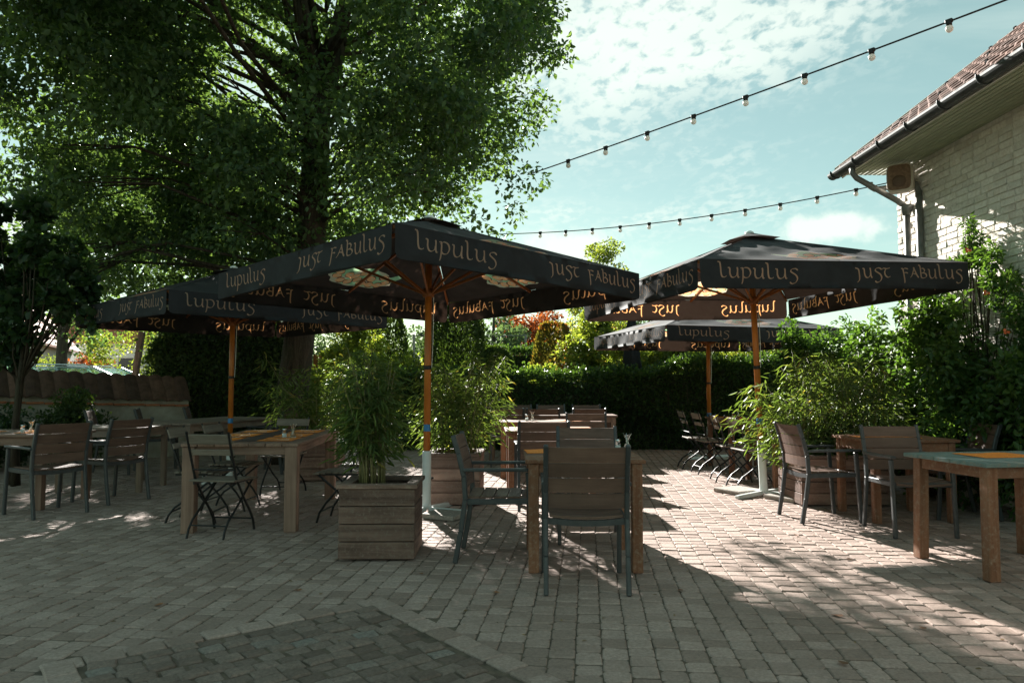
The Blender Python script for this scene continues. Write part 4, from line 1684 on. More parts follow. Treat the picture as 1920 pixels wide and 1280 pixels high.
def make_parasol():
    r = thing('parasol', '', 'parasol', group='charcoal square parasols with cream lettering')
    for k in range(4):
        pm, emm = canopy_variants[k % 2]
        o = link('canopy_panel', pm, r)
        o.rotation_euler = (0, 0, k * math.pi / 2)
        link('printed_emblem', emm, o)
        v_ = link('valance', val_me, r)
        v_.rotation_euler = (0, 0, k * math.pi / 2)
        for lm_ in let_me:
            link('lettering', lm_, v_)
    # little vent cap
    mb = MB()
    for sx, sy in ((-1, -1), (1, -1), (1, 1), (-1, 1)):
        mb.v.append((sx * .24, sy * .24, Z_TOP - .062))
    for k in range(4):
        a = k * math.pi / 2
        mb.v.append((.26 * math.sin(a) * 1.0, -.26 * math.cos(a), Z_TOP - .052))
    mb.v.append((0, 0, Z_TOP + .035))
    for k in range(4):
        mb.f.append((k, 4 + (k if k else 0), 8)); mb.m.append(0)
    mb.f = [(0, 4, 8), (4, 1, 8), (1, 5, 8), (5, 2, 8), (2, 6, 8), (6, 3, 8), (3, 7, 8), (7, 0, 8)]
    mb.m = [0] * 8
    mb.build('vent_cap', M['cloth'], r)
    MB().lathe([(.05, Z_TOP + .012), (.05, Z_TOP + .035), (.025, Z_TOP + .052), (.012, Z_TOP + .055)], 12).build('finial', M['white_steel'], r, True)
    MB().tube([(0, 0, .46), (0, 0, 1.6), (0, 0, Z_TOP - .02)], .034, 16).build('pole', M['orange2'], r, True)
    MB().lathe([(.062, .04), (.048, .07), (.044, .10), (.044, .60), (.040, .605)], 16).build('pole_socket', M['white_steel'], r, True)
    MB().tube([(.040, 0, .33), (.080, 0, .33)], .012, 8).build('clamp_screw', M['black_metal'], r)
    MB().lathe([(.036, 1.42), (.0375, 1.425), (.0375, 1.455), (.036, 1.46)], 14).build('pole_band', M['black_metal'], r, True)
    MB().lathe([(.0345, .80), (.0352, .805), (.0352, .865), (.0345, .87)], 14).build('sticker', M['sticker'], r, True)
    MB().lathe([(.055, 2.16), (.060, 2.17), (.060, 2.235), (.055, 2.245)], 14).build('runner_collar', M['rib2'], r, True)
    MB().lathe([(.06, Z_TOP - .12), (.065, Z_TOP - .11), (.065, Z_TOP - .06), (.05, Z_TOP - .05)], 14).build('hub', M['rib2'], r, True)
    MB().tube([(.045, -.03, 2.18), (.042, -.028, 1.7), (.035, -.02, 1.44)], .004, 5).build('pull_cord', M['white_steel'], r)
    for k in range(8):
        a = k * math.pi / 4
        rad = HS * (math.sqrt(2) if k % 2 else 1) - .03
        d = Vector((math.sin(a), -math.cos(a), 0))
        e = d * rad + Vector((0, 0, Z_EDGE - .022))
        hb = d * .05 + Vector((0, 0, Z_TOP - .095))
        rb = MB().beam(hb, e, .022, .030, ch=.003).build('rib', M['rib0'], r)
        m_ = hb.lerp(e, .50) + Vector((0, 0, -.018))
        MB().beam(d * .05 + Vector((0, 0, 2.20)), m_, .020, .026, ch=.003).build('strut', M['rib0'], rb)
    for k in range(4):
        a = k * math.pi / 2 + R(20)
        d = Vector((math.cos(a), math.sin(a), 0))
        MB().beam(d * .03 + Vector((0, 0, .034)), d * .47 + Vector((0, 0, .026)), .055, .045, ch=.008).build('cross_foot', M['white_steel'], r)
    remember(r)
    return r


par = make_parasol()
PAR = [
    (-.84, 7.40, 44.5, 1.0, (-1.6, 0), 'charcoal parasol in the centre, one corner towards the camera'),
    (2.84, 8.50, 14.5, 1.0, (-.4, -2.0), 'charcoal parasol on the side of the house, above the sunlit paving'),
    (-3.66, 9.75, 47, .95, (0, 0), 'shaded charcoal parasol in front of the oak, half behind the centre one'),
    (3.34, 12.7, 14, 1.0, (0, 0), 'farthest charcoal parasol with a sunlit top in front of the hedge'),
]
for i, (x, y, rz, sc_, tl_, lb) in enumerate(PAR):
    o = place(par, (x, y, 0), rz, lb, i == 0)
    o.scale = (sc_, sc_, (.982, sc_, .93, .88)[i])
    o.rotation_mode = 'QUATERNION'
    o.rotation_quaternion = Quaternion((1, 0, 0), R(tl_[0])) @ Quaternion((0, 1, 0), R(tl_[1])) @ Quaternion((0, 0, 1), R(rz))

# concrete ballast slabs lie on the feet
for (x, y, a, s, lb) in ((-.62, 7.12, 64, .36, 'pebbly concrete slab under the centre parasol, beside the armchair'), (-1.10, 7.66, 64, .36, 'pebbly concrete slab under the centre parasol, on the shaded side'),
                         (3.03, 8.20, 31, .40, 'pebbly concrete slab at the sunlit parasol base, beside the armchair leg'), (2.62, 8.72, 31, .40, 'pebbly concrete slab at the sunlit parasol base, on the far side')):
    o = MB().box((0, 0, .024), (s, s, .045), None, .008).build('concrete_slab', M['concrete'])
    o.location = (x, y, .001)
    o.rotation_euler = (0, 0, R(a))
    tag(o, lb, 'paving slab', 'parasol ballast slabs')

# closed parasol far back
cp = thing('closed_parasol', 'folded dark parasol standing behind the hedge shrubs', 'parasol', (2.40, 14.9, 0))
mb = MB()
n = 20
prof_ = [(.05, 1.25), (.13, 1.35), (.16, 1.6), (.13, 2.0), (.09, 2.4), (.035, 2.72), (.012, 2.75)]
for (r_, z) in prof_:
    for k in range(n):
        a = 2 * math.pi * k / n
        rr = r_ * (1 + .28 * math.cos(5 * a + z * 1.5))
        mb.v.append((rr * math.cos(a), rr * math.sin(a), z))
for i in range(len(prof_) - 1):
    for k in range(n):
        mb.f.append((i * n + k, i * n + (k + 1) % n, (i + 1) * n + (k + 1) % n, (i + 1) * n + k)); mb.m.append(0)
mb.build('folded_canopy', M['cloth'], cp, True)
MB().tube([(0, 0, 0), (0, 0, 2.8)], .025, 10).build('pole', M['orange2'], cp, True)

# ------------------------------------------------------------------ foliage materials
M['oak'] = leafmat('oak_leaf', (.036, .074, .040), (.105, .175, .085), .44, (2.0, 1.9, .6), .42)
M['lilac'] = leafmat('dark_broad_leaf', (.016, .036, .018), (.045, .085, .034), .36, (2.0, 2.0, .6), .38)
M['hedge'] = leafmat('hedge_leaf', (.020, .045, .018), (.060, .110, .038), .40, (2.2, 2.1, .6), .4)
M['bamboo'] = leafmat('bamboo_leaf', (.055, .092, .030), (.140, .200, .070), .46, (1.9, 1.9, .65), .5, (.30, .26, .09))
M['bright'] = leafmat('light_shrub_leaf', (.065, .100, .026), (.185, .230, .068), .54, (2.2, 2.1, .65), .5, (.30, .24, .12))
M['laurel'] = leafmat('glossy_shrub_leaf', (.030, .070, .022), (.090, .160, .050), .42, (2.0, 2.0, .6), .35)
M['thuja'] = leafmat('thuja_spray', (.025, .050, .018), (.075, .110, .034), .30, (1.7, 1.8, .5), .6)
M['photinia'] = leafmat('red_tipped_leaf', (.060, .080, .024), (.160, .150, .045), .42, (1.8, 1.5, .5), .5, (.42, .14, .055))
M['copper'] = leafmat('copper_leaf', (.14, .045, .018), (.34, .11, .035), .4, (1.6, 1.2, .7), .5)
M['pale'] = leafmat('variegated_leaf', (.22, .28, .20), (.52, .58, .46), .35, (1.2, 1.2, .9), .5)
M['far'] = leafmat('distant_tree_leaf', (.040, .070, .040), (.090, .130, .070), .40, (1.6, 1.7, .8), .6)

# ------------------------------------------------------------------ the oak
oak = thing('oak_tree', 'big oak spreading its dark backlit crown over the terrace', 'tree', (-3.58, 12.0, 0))
OL = np.array((-3.58, 12.0, 0))
tr = MB()
trunk = [(0, 0, -.02), (.0, 0, .25), (.05, 0, 1.0), (.18, 0, 2.2), (.32, 0, 3.5), (.37, 0, 4.8), (.38, .02, 5.9)]
tr.tube(trunk, [.38, .29, .25, .235, .23, .22, .22], 18)
tr.tube([(.36, .02, 5.6), (.28, .0, 6.6), (.12, -.1, 8.0), (.0, -.1, 9.6)], [.19, .17, .14, .08], 12)
tr.tube([(.40, .02, 5.6), (.62, .05, 6.5), (.86, .1, 8.0), (1.2, .2, 9.6)], [.17, .155, .13, .07], 12)
CC = np.array((-3.95, 11.8, 6.95))
CR = np.array((4.65, 2.9, 3.75))
cent = []
while len(cent) < 1230:
    p = npr.uniform(-1, 1, 3)
    e = (np.abs(p) ** 2.7).sum()
    if e > 1 or e < .10:
        continue
    w = CC + p * CR
    # tatter: leave sky gaps through the mass, thin the low sunlit corner
    g_ = math.sin(w[0] * 1.7 + 1.0) * math.sin(w[2] * 1.9 + .4) + .7 * math.sin(w[1] * 1.5 + w[0] * .9)
    if g_ < -.50:
        continue
    if w[1] < 12.1 and abs(w[0] + 3.22 * w[1] / 12) < .50 and (w[2] - 1.25) / w[1] < .31 and npr.random() < .6:
        continue
    if w[1] < 12.1 and abs(w[0] + 3.1 * w[1] / 12) < .62 and (w[2] - 1.25) / w[1] > .44 and npr.random() < .8:
        continue
    if w[0] > -1.2 and w[2] < 4.6 + .5 * (w[0] + 1.2):
        continue
    if w[0] < -7.4 and 3.5 < w[2] < 5.2:
        continue
    if w[2] > 8.6 and npr.random() < .45:
        continue
    cent.append(w)
extra = [(-6.9, 11.2, 3.2), (-6.4, 11.0, 3.0), (-7.2, 11.3, 2.75), (-6.0, 11.3, 3.25), (.0, 11.6, 3.95), (-.6, 11.6, 3.75), (.15, 11.8, 4.5), (-.25, 12.2, 3.6), (-.1, 12.3, 3.2), (-1.2, 11.5, 3.6), (-5.4, 11.4, 3.3)]
cent += [np.array(c) for c in extra]
over = []  # out-of-view crown added overhead to screen the left tables from skylight
while len(over) < 230:
    w = npr.uniform((-10, 4.5, 5.0), (-2.2, 9.4, 9.2))
    if (w[2] - 1.25) / w[1] > .60 and ((w[0] + 4.5) / 6) ** 2 + ((w[1] - 11) / 6.6) ** 2 < 1:
        over.append(w)
cent += over
lowleft = [npr.uniform((-8.2, 12.0, 2.9), (-4.4, 14.6, 4.3)) for _ in range(75)]
cent += lowleft
rad = [npr.uniform(.22, .58) for _ in cent]
cnt = [int(265 * (r_ / .6) ** 2) for r_ in rad]
P, D, I = clump_points([c - OL for c in cent], [(r_, r_, r_ * .62) for r_ in rad], cnt, .25)
ax = D * .7 + npr.normal(0, .8, P.shape) + np.array((0, 0, -.25))
tb = .42 + npr.normal(0, .14, len(cent))[I]
foliage('crown', P, ax, npr.uniform(.050, .13, len(P)), M['oak'], oak, .58, 'leaf', .8, tb)
for c in cent[:1230:17] + over[::40] + [np.array(q) for q in extra[:4]]:
    e = Vector(c - OL)
    zz = max(3.0, min(8.6, e.z * .72 + .6))
    b = Vector((.33 + (.04 if zz < 5.6 else .25 * (zz - 5.6) * .4), 0, zz))
    d = e - b
    m1 = b + d * .35 + Vector((rnd.uniform(-.2, .2), rnd.uniform(-.2, .2), .10 * d.length * rnd.uniform(-.4, 1)))
    m2 = b + d * .7 + Vector((rnd.uniform(-.2, .2), rnd.uniform(-.2, .2), .08 * d.length))
    r0 = min(.046, .016 + .008 * d.length)
    tr.tube([b, m1, m2, e], [r0, r0 * .7, r0 * .45, .008], 6)
    for k in range(3):
        q = e + Vector((rnd.uniform(-.5, .5), rnd.uniform(-.5, .5), rnd.uniform(-.3, .3)))
        tr.tube([m2, m2.lerp(q, .55) + Vector((0, 0, rnd.uniform(-.06, .06))), q], [r0 * .4, .009, .004], 4)
tr.build('trunk', M['bark'], oak, True)


def tree(name, label, x, y, h, zc, rad, n, leaf, mat, trunk_r, group=None, clumps=22, tmpl='leaf', width=.6, bark='bark', cone=False):
    r = thing(name, label, 'tree', (x, y, 0), 0, group)
    cs, rs, cn = [], [], []
    mb = MB()
    mb.tube([(0, 0, -.02), (.05, 0, zc * .5), (.0, 0, zc), (.02, .02, h * .93)], [trunk_r * 1.3, trunk_r, trunk_r * .8, trunk_r * .25], 9)
    k = 0
    while k < clumps:
        p = npr.uniform(-1, 1, 3)
        if (p ** 2).sum() > 1:
            continue
        zz = zc + p[2] * (h - zc) if p[2] > 0 else zc + p[2] * min(zc * .75, (h - zc))
        tap = (1 - (zz / h)) * 1.5 if cone else 1.0
        c = np.array((p[0] * rad * tap, p[1] * rad * tap, zz))
        cs.append(c)
        f = npr.uniform(.22, .40) * rad * (max(tap, .25) if cone else 1)
        rs.append((f, f, f * .7))
        cn.append(int(n / clumps))
        b = Vector((0, 0, max(zz * .65, h * .15)))
        mb.tube([b, b.lerp(Vector(c), .5) + Vector((0, 0, .05 * h * .3)), Vector(c)], [trunk_r * .35, trunk_r * .22, .006], 5)
        k += 1
    P, D, I = clump_points(cs, rs, cn, .3)
    ax = D * .6 + npr.normal(0, .8, P.shape) + np.array((0, 0, -.2))
    foliage('crown', P, ax, npr.uniform(.6, 1.25, len(P)) * leaf, mat, r, width, tmpl, .8, .42 + npr.normal(0, .13, len(cs))[I])
    mb.build('trunk', M[bark], r, True)
    return r


def bamboo(label, x, y, z0, sx, sy, h, canes, n, lean=.12, leaf=.13, low=.12):
    r = thing('bamboo', label, 'bamboo', (x, y, z0), 0, 'potted bamboo')
    mb = MB()
    P, A = [], []
    per = n // canes
    for i in range(canes):
        bx, by = rnd.uniform(-.22, .22) * sx / .45, rnd.uniform(-.20, .20) * sy / .45
        hh = h * rnd.uniform(.62, 1.0)
        ex = bx * 1.3 + rnd.uniform(-1, 1) * lean * 2
        ey = by * 1.3 + rnd.uniform(-1, 1) * lean * 2
        pts = [Vector((bx, by, -.02))]
        for k in range(1, 6):
            f = k / 5
            pts.append(Vector((bx + (ex - bx) * f ** 1.7, by + (ey - by) * f ** 1.7, hh * f)))
        mb.tube(pts, [.0065, .006, .0055, .0045, .0035, .002], 5)
        for k in range(per):
            f = low + (1.02 - low) * rnd.random() ** .85
            g_ = min(f, .999) * 5
            a = int(g_)
            c = pts[a].lerp(pts[min(a + 1, 5)], g_ - a)
            an = rnd.uniform(0, 2 * math.pi)
            out = rnd.random() ** .7 * (.06 + .30 * math.sin(min(1, f * 1.05) * math.pi) ** .7 * sx / .45)
            d = Vector((math.cos(an), math.sin(an) * sy / sx, 0))
            p = c + d * out + Vector((0, 0, rnd.uniform(-.06, .05) - out * .15))
            P.append(p)
            A.append(d * 1.0 + Vector((rnd.gauss(0, .4), rnd.gauss(0, .4), -.55 + rnd.gauss(0, .45))))
            if rnd.random() < .05:
                mb.tube([c, p], .0014, 3, caps=False)
    P, A = np.array([tuple(p) for p in P]), np.array([tuple(p) for p in A])
    tb = .45 + .12 * np.sin(P[:, 0] * 9) * np.sin(P[:, 2] * 7)
    foliage('foliage', P, A, npr.uniform(.55, 1.25, len(P)) * leaf, M['bamboo'], r, .10, 'blade', .3, tb)
    mb.build('cane', M['cane'], r, True)
    return r


bamboo('tall bamboo in the front planter beside the centre parasol pole', -1.05, 5.63, .47, .21, .25, 1.05, 44, 2400, .09, .108, .34)
bamboo('bamboo with sunlit tips in the planter behind the centre pole', -.60, 8.05, .46, .46, .45, 1.14, 36, 3400, .20, .105, .20)
bamboo('broad bright sunlit bamboo behind the small table by the house', 3.45, 8.12, .44, .88, .44, 1.04, 54, 5600, .22, .115, .02)
bamboo('taller sunlit bamboo farther back, between the lit planter and the dark shrub', 4.0, 9.2, .42, .80, .42, 1.25, 48, 5400, .24, .115, .04)
bamboo('thin shaded bamboo in the small planter before the oak', -2.55, 9.95, .42, .50, .40, 1.25, 26, 2600, .25, .13, .25)


def column(name, label, x, y, rx, ry, h, n, leaf, mat, zpow=.35, cat='topiary', z0=0.0, group=None, up=1.2):
    r = thing(name, label, cat, (x, y, 0), 0, group)
    f = npr.random(n)
    an = npr.uniform(0, 2 * math.pi, n)
    prof = np.minimum(1, np.sin(np.clip(f, 0.02, 1) * math.pi) ** zpow * 1.02)
    wob = 1 + .06 * np.sin(an * 5 + f * 9) + .05 * np.sin(an * 11 - f * 21)
    q = prof * wob * (1 - np.abs(npr.normal(0, .09, n)))
    d = np.stack([np.cos(an), np.sin(an), np.zeros(n)], 1)
    P = np.stack([d[:, 0] * rx * q, d[:, 1] * ry * q, z0 + (h - z0) * f], 1)
    ax = d * .7 + npr.normal(0, .35, P.shape) + np.array((0, 0, up))
    tb = .42 + .10 * np.sin(an * 5 + f * 9) + .25 * (f > .93)
    foliage('foliage', P, ax, npr.uniform(.6, 1.3, n) * leaf, mat, r, .6, 'need', .2, tb)
    mb = MB()
    mb.tube([(0, 0, -.02), (0, 0, (z0 + h) * .5), (0, 0, h * .92)], [.05, .04, .01], 7)
    for k in range(60):
        zz = z0 + (h - z0) * rnd.uniform(.05, .9)
        a = rnd.uniform(0, 6.28)
        pr_ = math.sin(max(.05, (zz - z0) / (h - z0)) * math.pi) ** zpow
        mb.tube([(0, 0, zz * .93), (rx * .85 * pr_ * math.cos(a), ry * .85 * pr_ * math.sin(a), zz)], [.010, .004], 4)
    mb.build('stem', M['twig'], r)
    return r


# ------------------------------------------------------------------ hedges and shrubs behind the terrace
hedge('clipped_hedge', 'low clipped dark hedge behind the far wide table', -2.2, 2.0, 14.2, 15.0, 1.42, 17000, .065, M['hedge'])
hedge('clipped_hedge', 'taller dark hedge behind the back tables, under the far parasol', 1.9, 6.4, 14.3, 15.2, 1.95, 24000, .065, M['hedge'], zfun=lambda x: 1.46 + .22 * min(1, max(0, (x - 2.2) / 1.6)))
column('clipped_thuja', 'tall clipped thuja column behind the bamboo, under the centre parasol', -1.18, 15.4, .62, .6, 2.95, 15000, .075, M['thuja'], .28)
column('topiary_ball', 'rounded clipped topiary ball above the low hedge', -.36, 15.7, .40, .40, 2.02, 7000, .055, M['thuja'], .5, z0=1.10)
column('clipped_thuja', 'narrow clipped thuja column between oak trunk and centre pole', -2.86, 17.2, .44, .44, 2.85, 9000, .075, M['thuja'], .25)
column('clipped_photinia', 'clipped shrub with orange-red tips behind the low hedge', .94, 17.0, .46, .46, 2.62, 9500, .075, M['photinia'], .22)
column('clipped_photinia', 'red-tipped clipped shrub beside the folded parasol', 2.15, 17.2, .42, .42, 2.52, 6000, .075, M['photinia'], .22)
hedge('clipped_hedge', 'far dark hedge between the topiary ball and the red-tipped shrub', -2.2, .9, 22.0, 22.8, 2.25, 7500, .09, M['hedge'])
shrub('shrub', 'bright yellow-green shrub mass above the low hedge', 'shrub', [((1.45, 15.7, 1.65), (.55, .5, .60)), ((2.0, 15.7, 1.9), (.6, .5, .65)), ((2.65, 15.8, 1.75), (.6, .5, .65)), ((1.75, 15.7, 2.45), (.40, .35, .45)), ((.60, 15.3, 1.40), (.5, .35, .28)), ((3.2, 15.8, 1.9), (.5, .4, .5))], .085, M['bright'], 13000, stems=6)
shrub('shrub', 'lit loose shrub above the taller hedge, beneath the far parasol', 'shrub', [((3.3, 15.7, 1.75), (.6, .5, .5)), ((4.0, 15.7, 1.8), (.6, .5, .5)), ((4.8, 15.7, 1.8), (.6, .5, .45)), ((5.6, 15.7, 1.8), (.5, .5, .5))], .08, M['bright'], 8500, stems=5)
tree('slender_tree', 'slender young tree whose tip rises above the parasols', 2.35, 20.0, 5.1, 2.9, 1.05, 6500, .085, M['bright'], .05, clumps=26)
shrub('shrub', 'bright leafy shrubs between the oak trunk and the front bamboo', 'shrub', [((-4.2, 15.8, 1.1), (.6, .5, .8)), ((-3.6, 15.9, 1.55), (.55, .5, .6)), ((-2.9, 15.6, 1.35), (.65, .5, .75)), ((-2.2, 15.5, 1.3), (.55, .5, .8)), ((-3.4, 16.2, 2.25), (.75, .5, .45))], .085, M['bright'], 11500, stems=7)
shrub('shrub', 'pinkish-leaved low shrub behind the front bamboo', 'shrub', [((-2.15, 14.6, 1.2), (.45, .4, .45)), ((-1.7, 14.5, .9), (.4, .4, .5))], .07, M['photinia'], 2600, stems=3)
shrub('shrub', 'pale variegated plant at the foot of the oak', 'shrub', [((-3.05, 11.55, .38), (.24, .22, .34))], .055, M['pale'], 1300, stems=3)
hedge('conifer_hedge', 'dark unclipped conifer hedge between garden wall and oak', -6.7, -4.0, 13.6, 14.5, 2.8, 22000, .075, M['thuja'], zfun=lambda x: 1.75 + 1.15 * max(0, math.sin((x + 6.7) / 2.7 * math.pi)))  # middle raised out of sight behind the parasol to block low sun
shrub('shrub', 'rounded dark shrub in front of the garden wall', 'shrub', [((-6.55, 11.25, .62), (.48, .42, .60))], .06, M['thuja'], 5200, stems=4)
shrub('shrub', 'dark ivy-like shrub against the garden wall at the picture edge', 'shrub', [((-7.25, 10.75, .55), (.5, .4, .55)), ((-7.9, 10.3, .7), (.4, .4, .6))], .07, M['lilac'], 4200, stems=4)
shrub('shrub', 'sunlit yellow-green hedge shrubs beyond the parked cars', 'shrub', [((-12.6, 23, 1.6), (1.2, .8, 1.5)), ((-10.9, 23, 1.8), (1.1, .8, 1.5)), ((-9.4, 23, 1.7), (1.1, .8, 1.5)), ((-8.0, 22.6, 1.6), (1.2, .8, 1.4)), ((-15.2, 24, 1.0), (1.6, .8, 1.1))], .10, M['bright'], 17000, stems=9)
shrub('shrub', 'copper-red shrub beyond the parked cars', 'shrub', [((-17.0, 30, 1.7), (.9, .8, 1.0)), ((-16.2, 30, 1.6), (.7, .8, .9))], .13, M['copper'], 3200, stems=4)
for i, (x, y, h, zc, rd, n, mt, lb) in enumerate([
    (-8.4, 21.5, 9.0, 5.4, 3.2, 15000, 'oak', 'tall tree added behind the oak to shade the terrace, its crown showing through the gaps'),  # added sun blocker: keeps the left tables in shade
    (-11.2, 18.5, 8.5, 5.0, 2.8, 11000, 'oak', 'tall tree added behind the parked cars as a sun screen, at the edge of the oak crown'),  # second added tree, cuts sun dapples on the left paving
    (-3.4, 38, 5.6, 2.6, 2.4, 6000, 'far', 'hazy far tree seen between thuja column and centre pole'),
    (-.9, 36, 5.0, 2.8, 2.3, 6500, 'far', 'dark far tree above the topiary ball'),
    (1.2, 40, 5.2, 3.2, 2.2, 6000, 'copper', 'far copper-tinged tree above the red-tipped shrub'),
    (4.0, 33, 4.6, 2.6, 2.6, 7000, 'far', 'far tree behind the slender young tree'),
    (9.0, 30, 5.0, 2.4, 3.2, 8000, 'far', 'far tree behind the far parasol'),
    (-8.0, 40, 6.0, 3.0, 3.6, 7000, 'far', 'far tree behind the oak trunk'),
    (-22.0, 44, 5.0, 3.0, 3.6, 6500, 'far', 'far tree beyond the red-roofed house'),
    (-15.5, 40, 4.4, 2.2, 2.4, 6000, 'far', 'far pale tree beside the red-roofed house'),
]):
    tree('broadleaf_tree', lb, x, y, h, zc, rd, n, .12 if y < 25 else .19, M[mt], .12 if y < 25 else .16, 'trees beyond the terrace', 34)
tree('spruce_tree', 'far spruce beside the centre parasol pole', -5.0, 42, 4.6, 2.0, 1.2, 3500, .16, M['far'], .10, None, 30, 'leaf', .4, 'bark', True)
tl_ = hedge('treeline', 'far green treeline along the horizon', -60, 60, 75, 78, 4.0, 9000, .55, M['far'], zfun=lambda x: 3.4 + 1.0 * math.sin(x * .3) + .7 * math.sin(x * .71 + 1), cat='trees')
tag(tl_, kind='stuff')

# broadleaf small tree at the edge, near
bt = shrub('small_tree', 'dark broad-leaved small tree at the picture edge above the garden wall', 'tree',
           [((-6.35, 9.4, 2.6), (.55, .5, .55)), ((-5.85, 9.3, 2.85), (.50, .45, .45)), ((-5.55, 9.2, 2.45), (.40, .4, .40)), ((-6.2, 9.3, 3.25), (.5, .45, .4)), ((-6.6, 9.3, 1.95), (.45, .4, .4)), ((-5.35, 9.2, 2.15), (.25, .3, .22)), ((-6.05, 9.3, 2.15), (.30, .3, .25)), ((-6.9, 9.5, 2.9), (.6, .5, .6)), ((-6.6, 9.3, 1.5), (.4, .35, .3)), ((-6.15, 9.2, 1.75), (.3, .3, .25))],
           .115, M['lilac'], 5200, width=.72, stems=3, bark='twig', trunk_z=1.5)

# ------------------------------------------------------------------ shrubs by the house
shrub('shrub', 'large dark glossy shrub against the house wall, lit on its sunny flank', 'shrub',
      [((4.62, 8.5, 1.25), (.45, .5, 1.1)), ((4.62, 9.5, 1.5), (.40, .4, .75)), ((4.5, 10.6, 1.3), (.6, .45, .9)), ((4.6, 7.6, 1.05), (.45, .6, 1.0)), ((4.7, 6.8, .95), (.40, .6, .95)), ((4.15, 10.7, 1.65), (.40, .35, .50)), ((4.66, 8.2, 1.75), (.34, .5, .45)), ((4.72, 6.0, .8), (.38, .6, .8))],
      .072, M['laurel'], 25000, stems=9, droop=-.2)
tv = shrub('trumpet_vine', 'leafy trumpet vine climbing the sunlit brick wall with orange flowers', 'vine',
           [((4.84, 8.3, 2.45), (.16, .35, .30)), ((4.84, 7.8, 2.60), (.15, .28, .28)), ((4.84, 7.45, 2.30), (.15, .35, .38)), ((4.86, 7.85, 2.92), (.06, .10, .16)), ((4.82, 7.0, 2.05), (.16, .40, .36)), ((4.80, 6.6, 1.75), (.18, .40, .40)), ((4.84, 8.7, 2.25), (.14, .3, .3))],
           .062, M['laurel'], 5000, stems=5, droop=-.4, width=.40)
M['flower'] = plain('orange_red_flower', (.75, .16, .05), .5, .15, 20)
for (x, y, z) in ((4.66, 7.55, 2.62), (4.64, 7.25, 2.15), (4.62, 6.95, 1.75), (4.66, 7.75, 2.35)):
    mb = MB()
    for k in range(3):
        a = k * 2.1
        d = Vector((-.5 + .3 * math.cos(a), -.5, .25 * math.sin(a) - .2)).normalized()
        b = Vector((.0, .0, .0)) + d * .01
        mb.tube([b, b + d * .022, b + d * .040, b + d * .046], [.003, .005, .009, .014], 7)
    o = mb.build('flower', M['flower'], tv)
    o.location = (x - tv.location.x, y - tv.location.y, z)

# ------------------------------------------------------------------ picket fence behind the oak
pf = thing('picket_fence', 'brown wooden picket fence glimpsed beside the oak trunk', 'fence', (-4.9, 17.2, 0), 0)
for i in range(11):
    MB().box((i * .125, 0, .98), (.10, .02, 1.9), None, .004).build('picket', M['rib2'], pf)
for z in (.4, 1.5):
    MB().box((.62, .03, z), (1.4, .03, .07), None, .004).build('rail', M['rib0'], pf)

# ------------------------------------------------------------------ leaning post
mb = MB()
mb.beam((0, 0, -.02), (.30, 0, 2.25), .10, .10, up=(0, 1, 0), ch=.008)
lp = mb.build('leaning_post', M['plant2'])
lp.location = (-7.35, 14.2, 0)
tag(lp, 'dark leaning timber post behind the garden wall', 'post')

# ------------------------------------------------------------------ parked cars behind the wall
M['carglass'] = glassmat('car_glass', (.75, .88, .85), .02)
M['tyre'] = plain('tyre_rubber', (.02, .02, .02), .85)


def carpaint(name, col):
    t = NT(name)
    t.bsdf(col, .25, None, .25, .5, True, **{'Coat Weight': .8, 'Coat Roughness': .08})
    return t.m


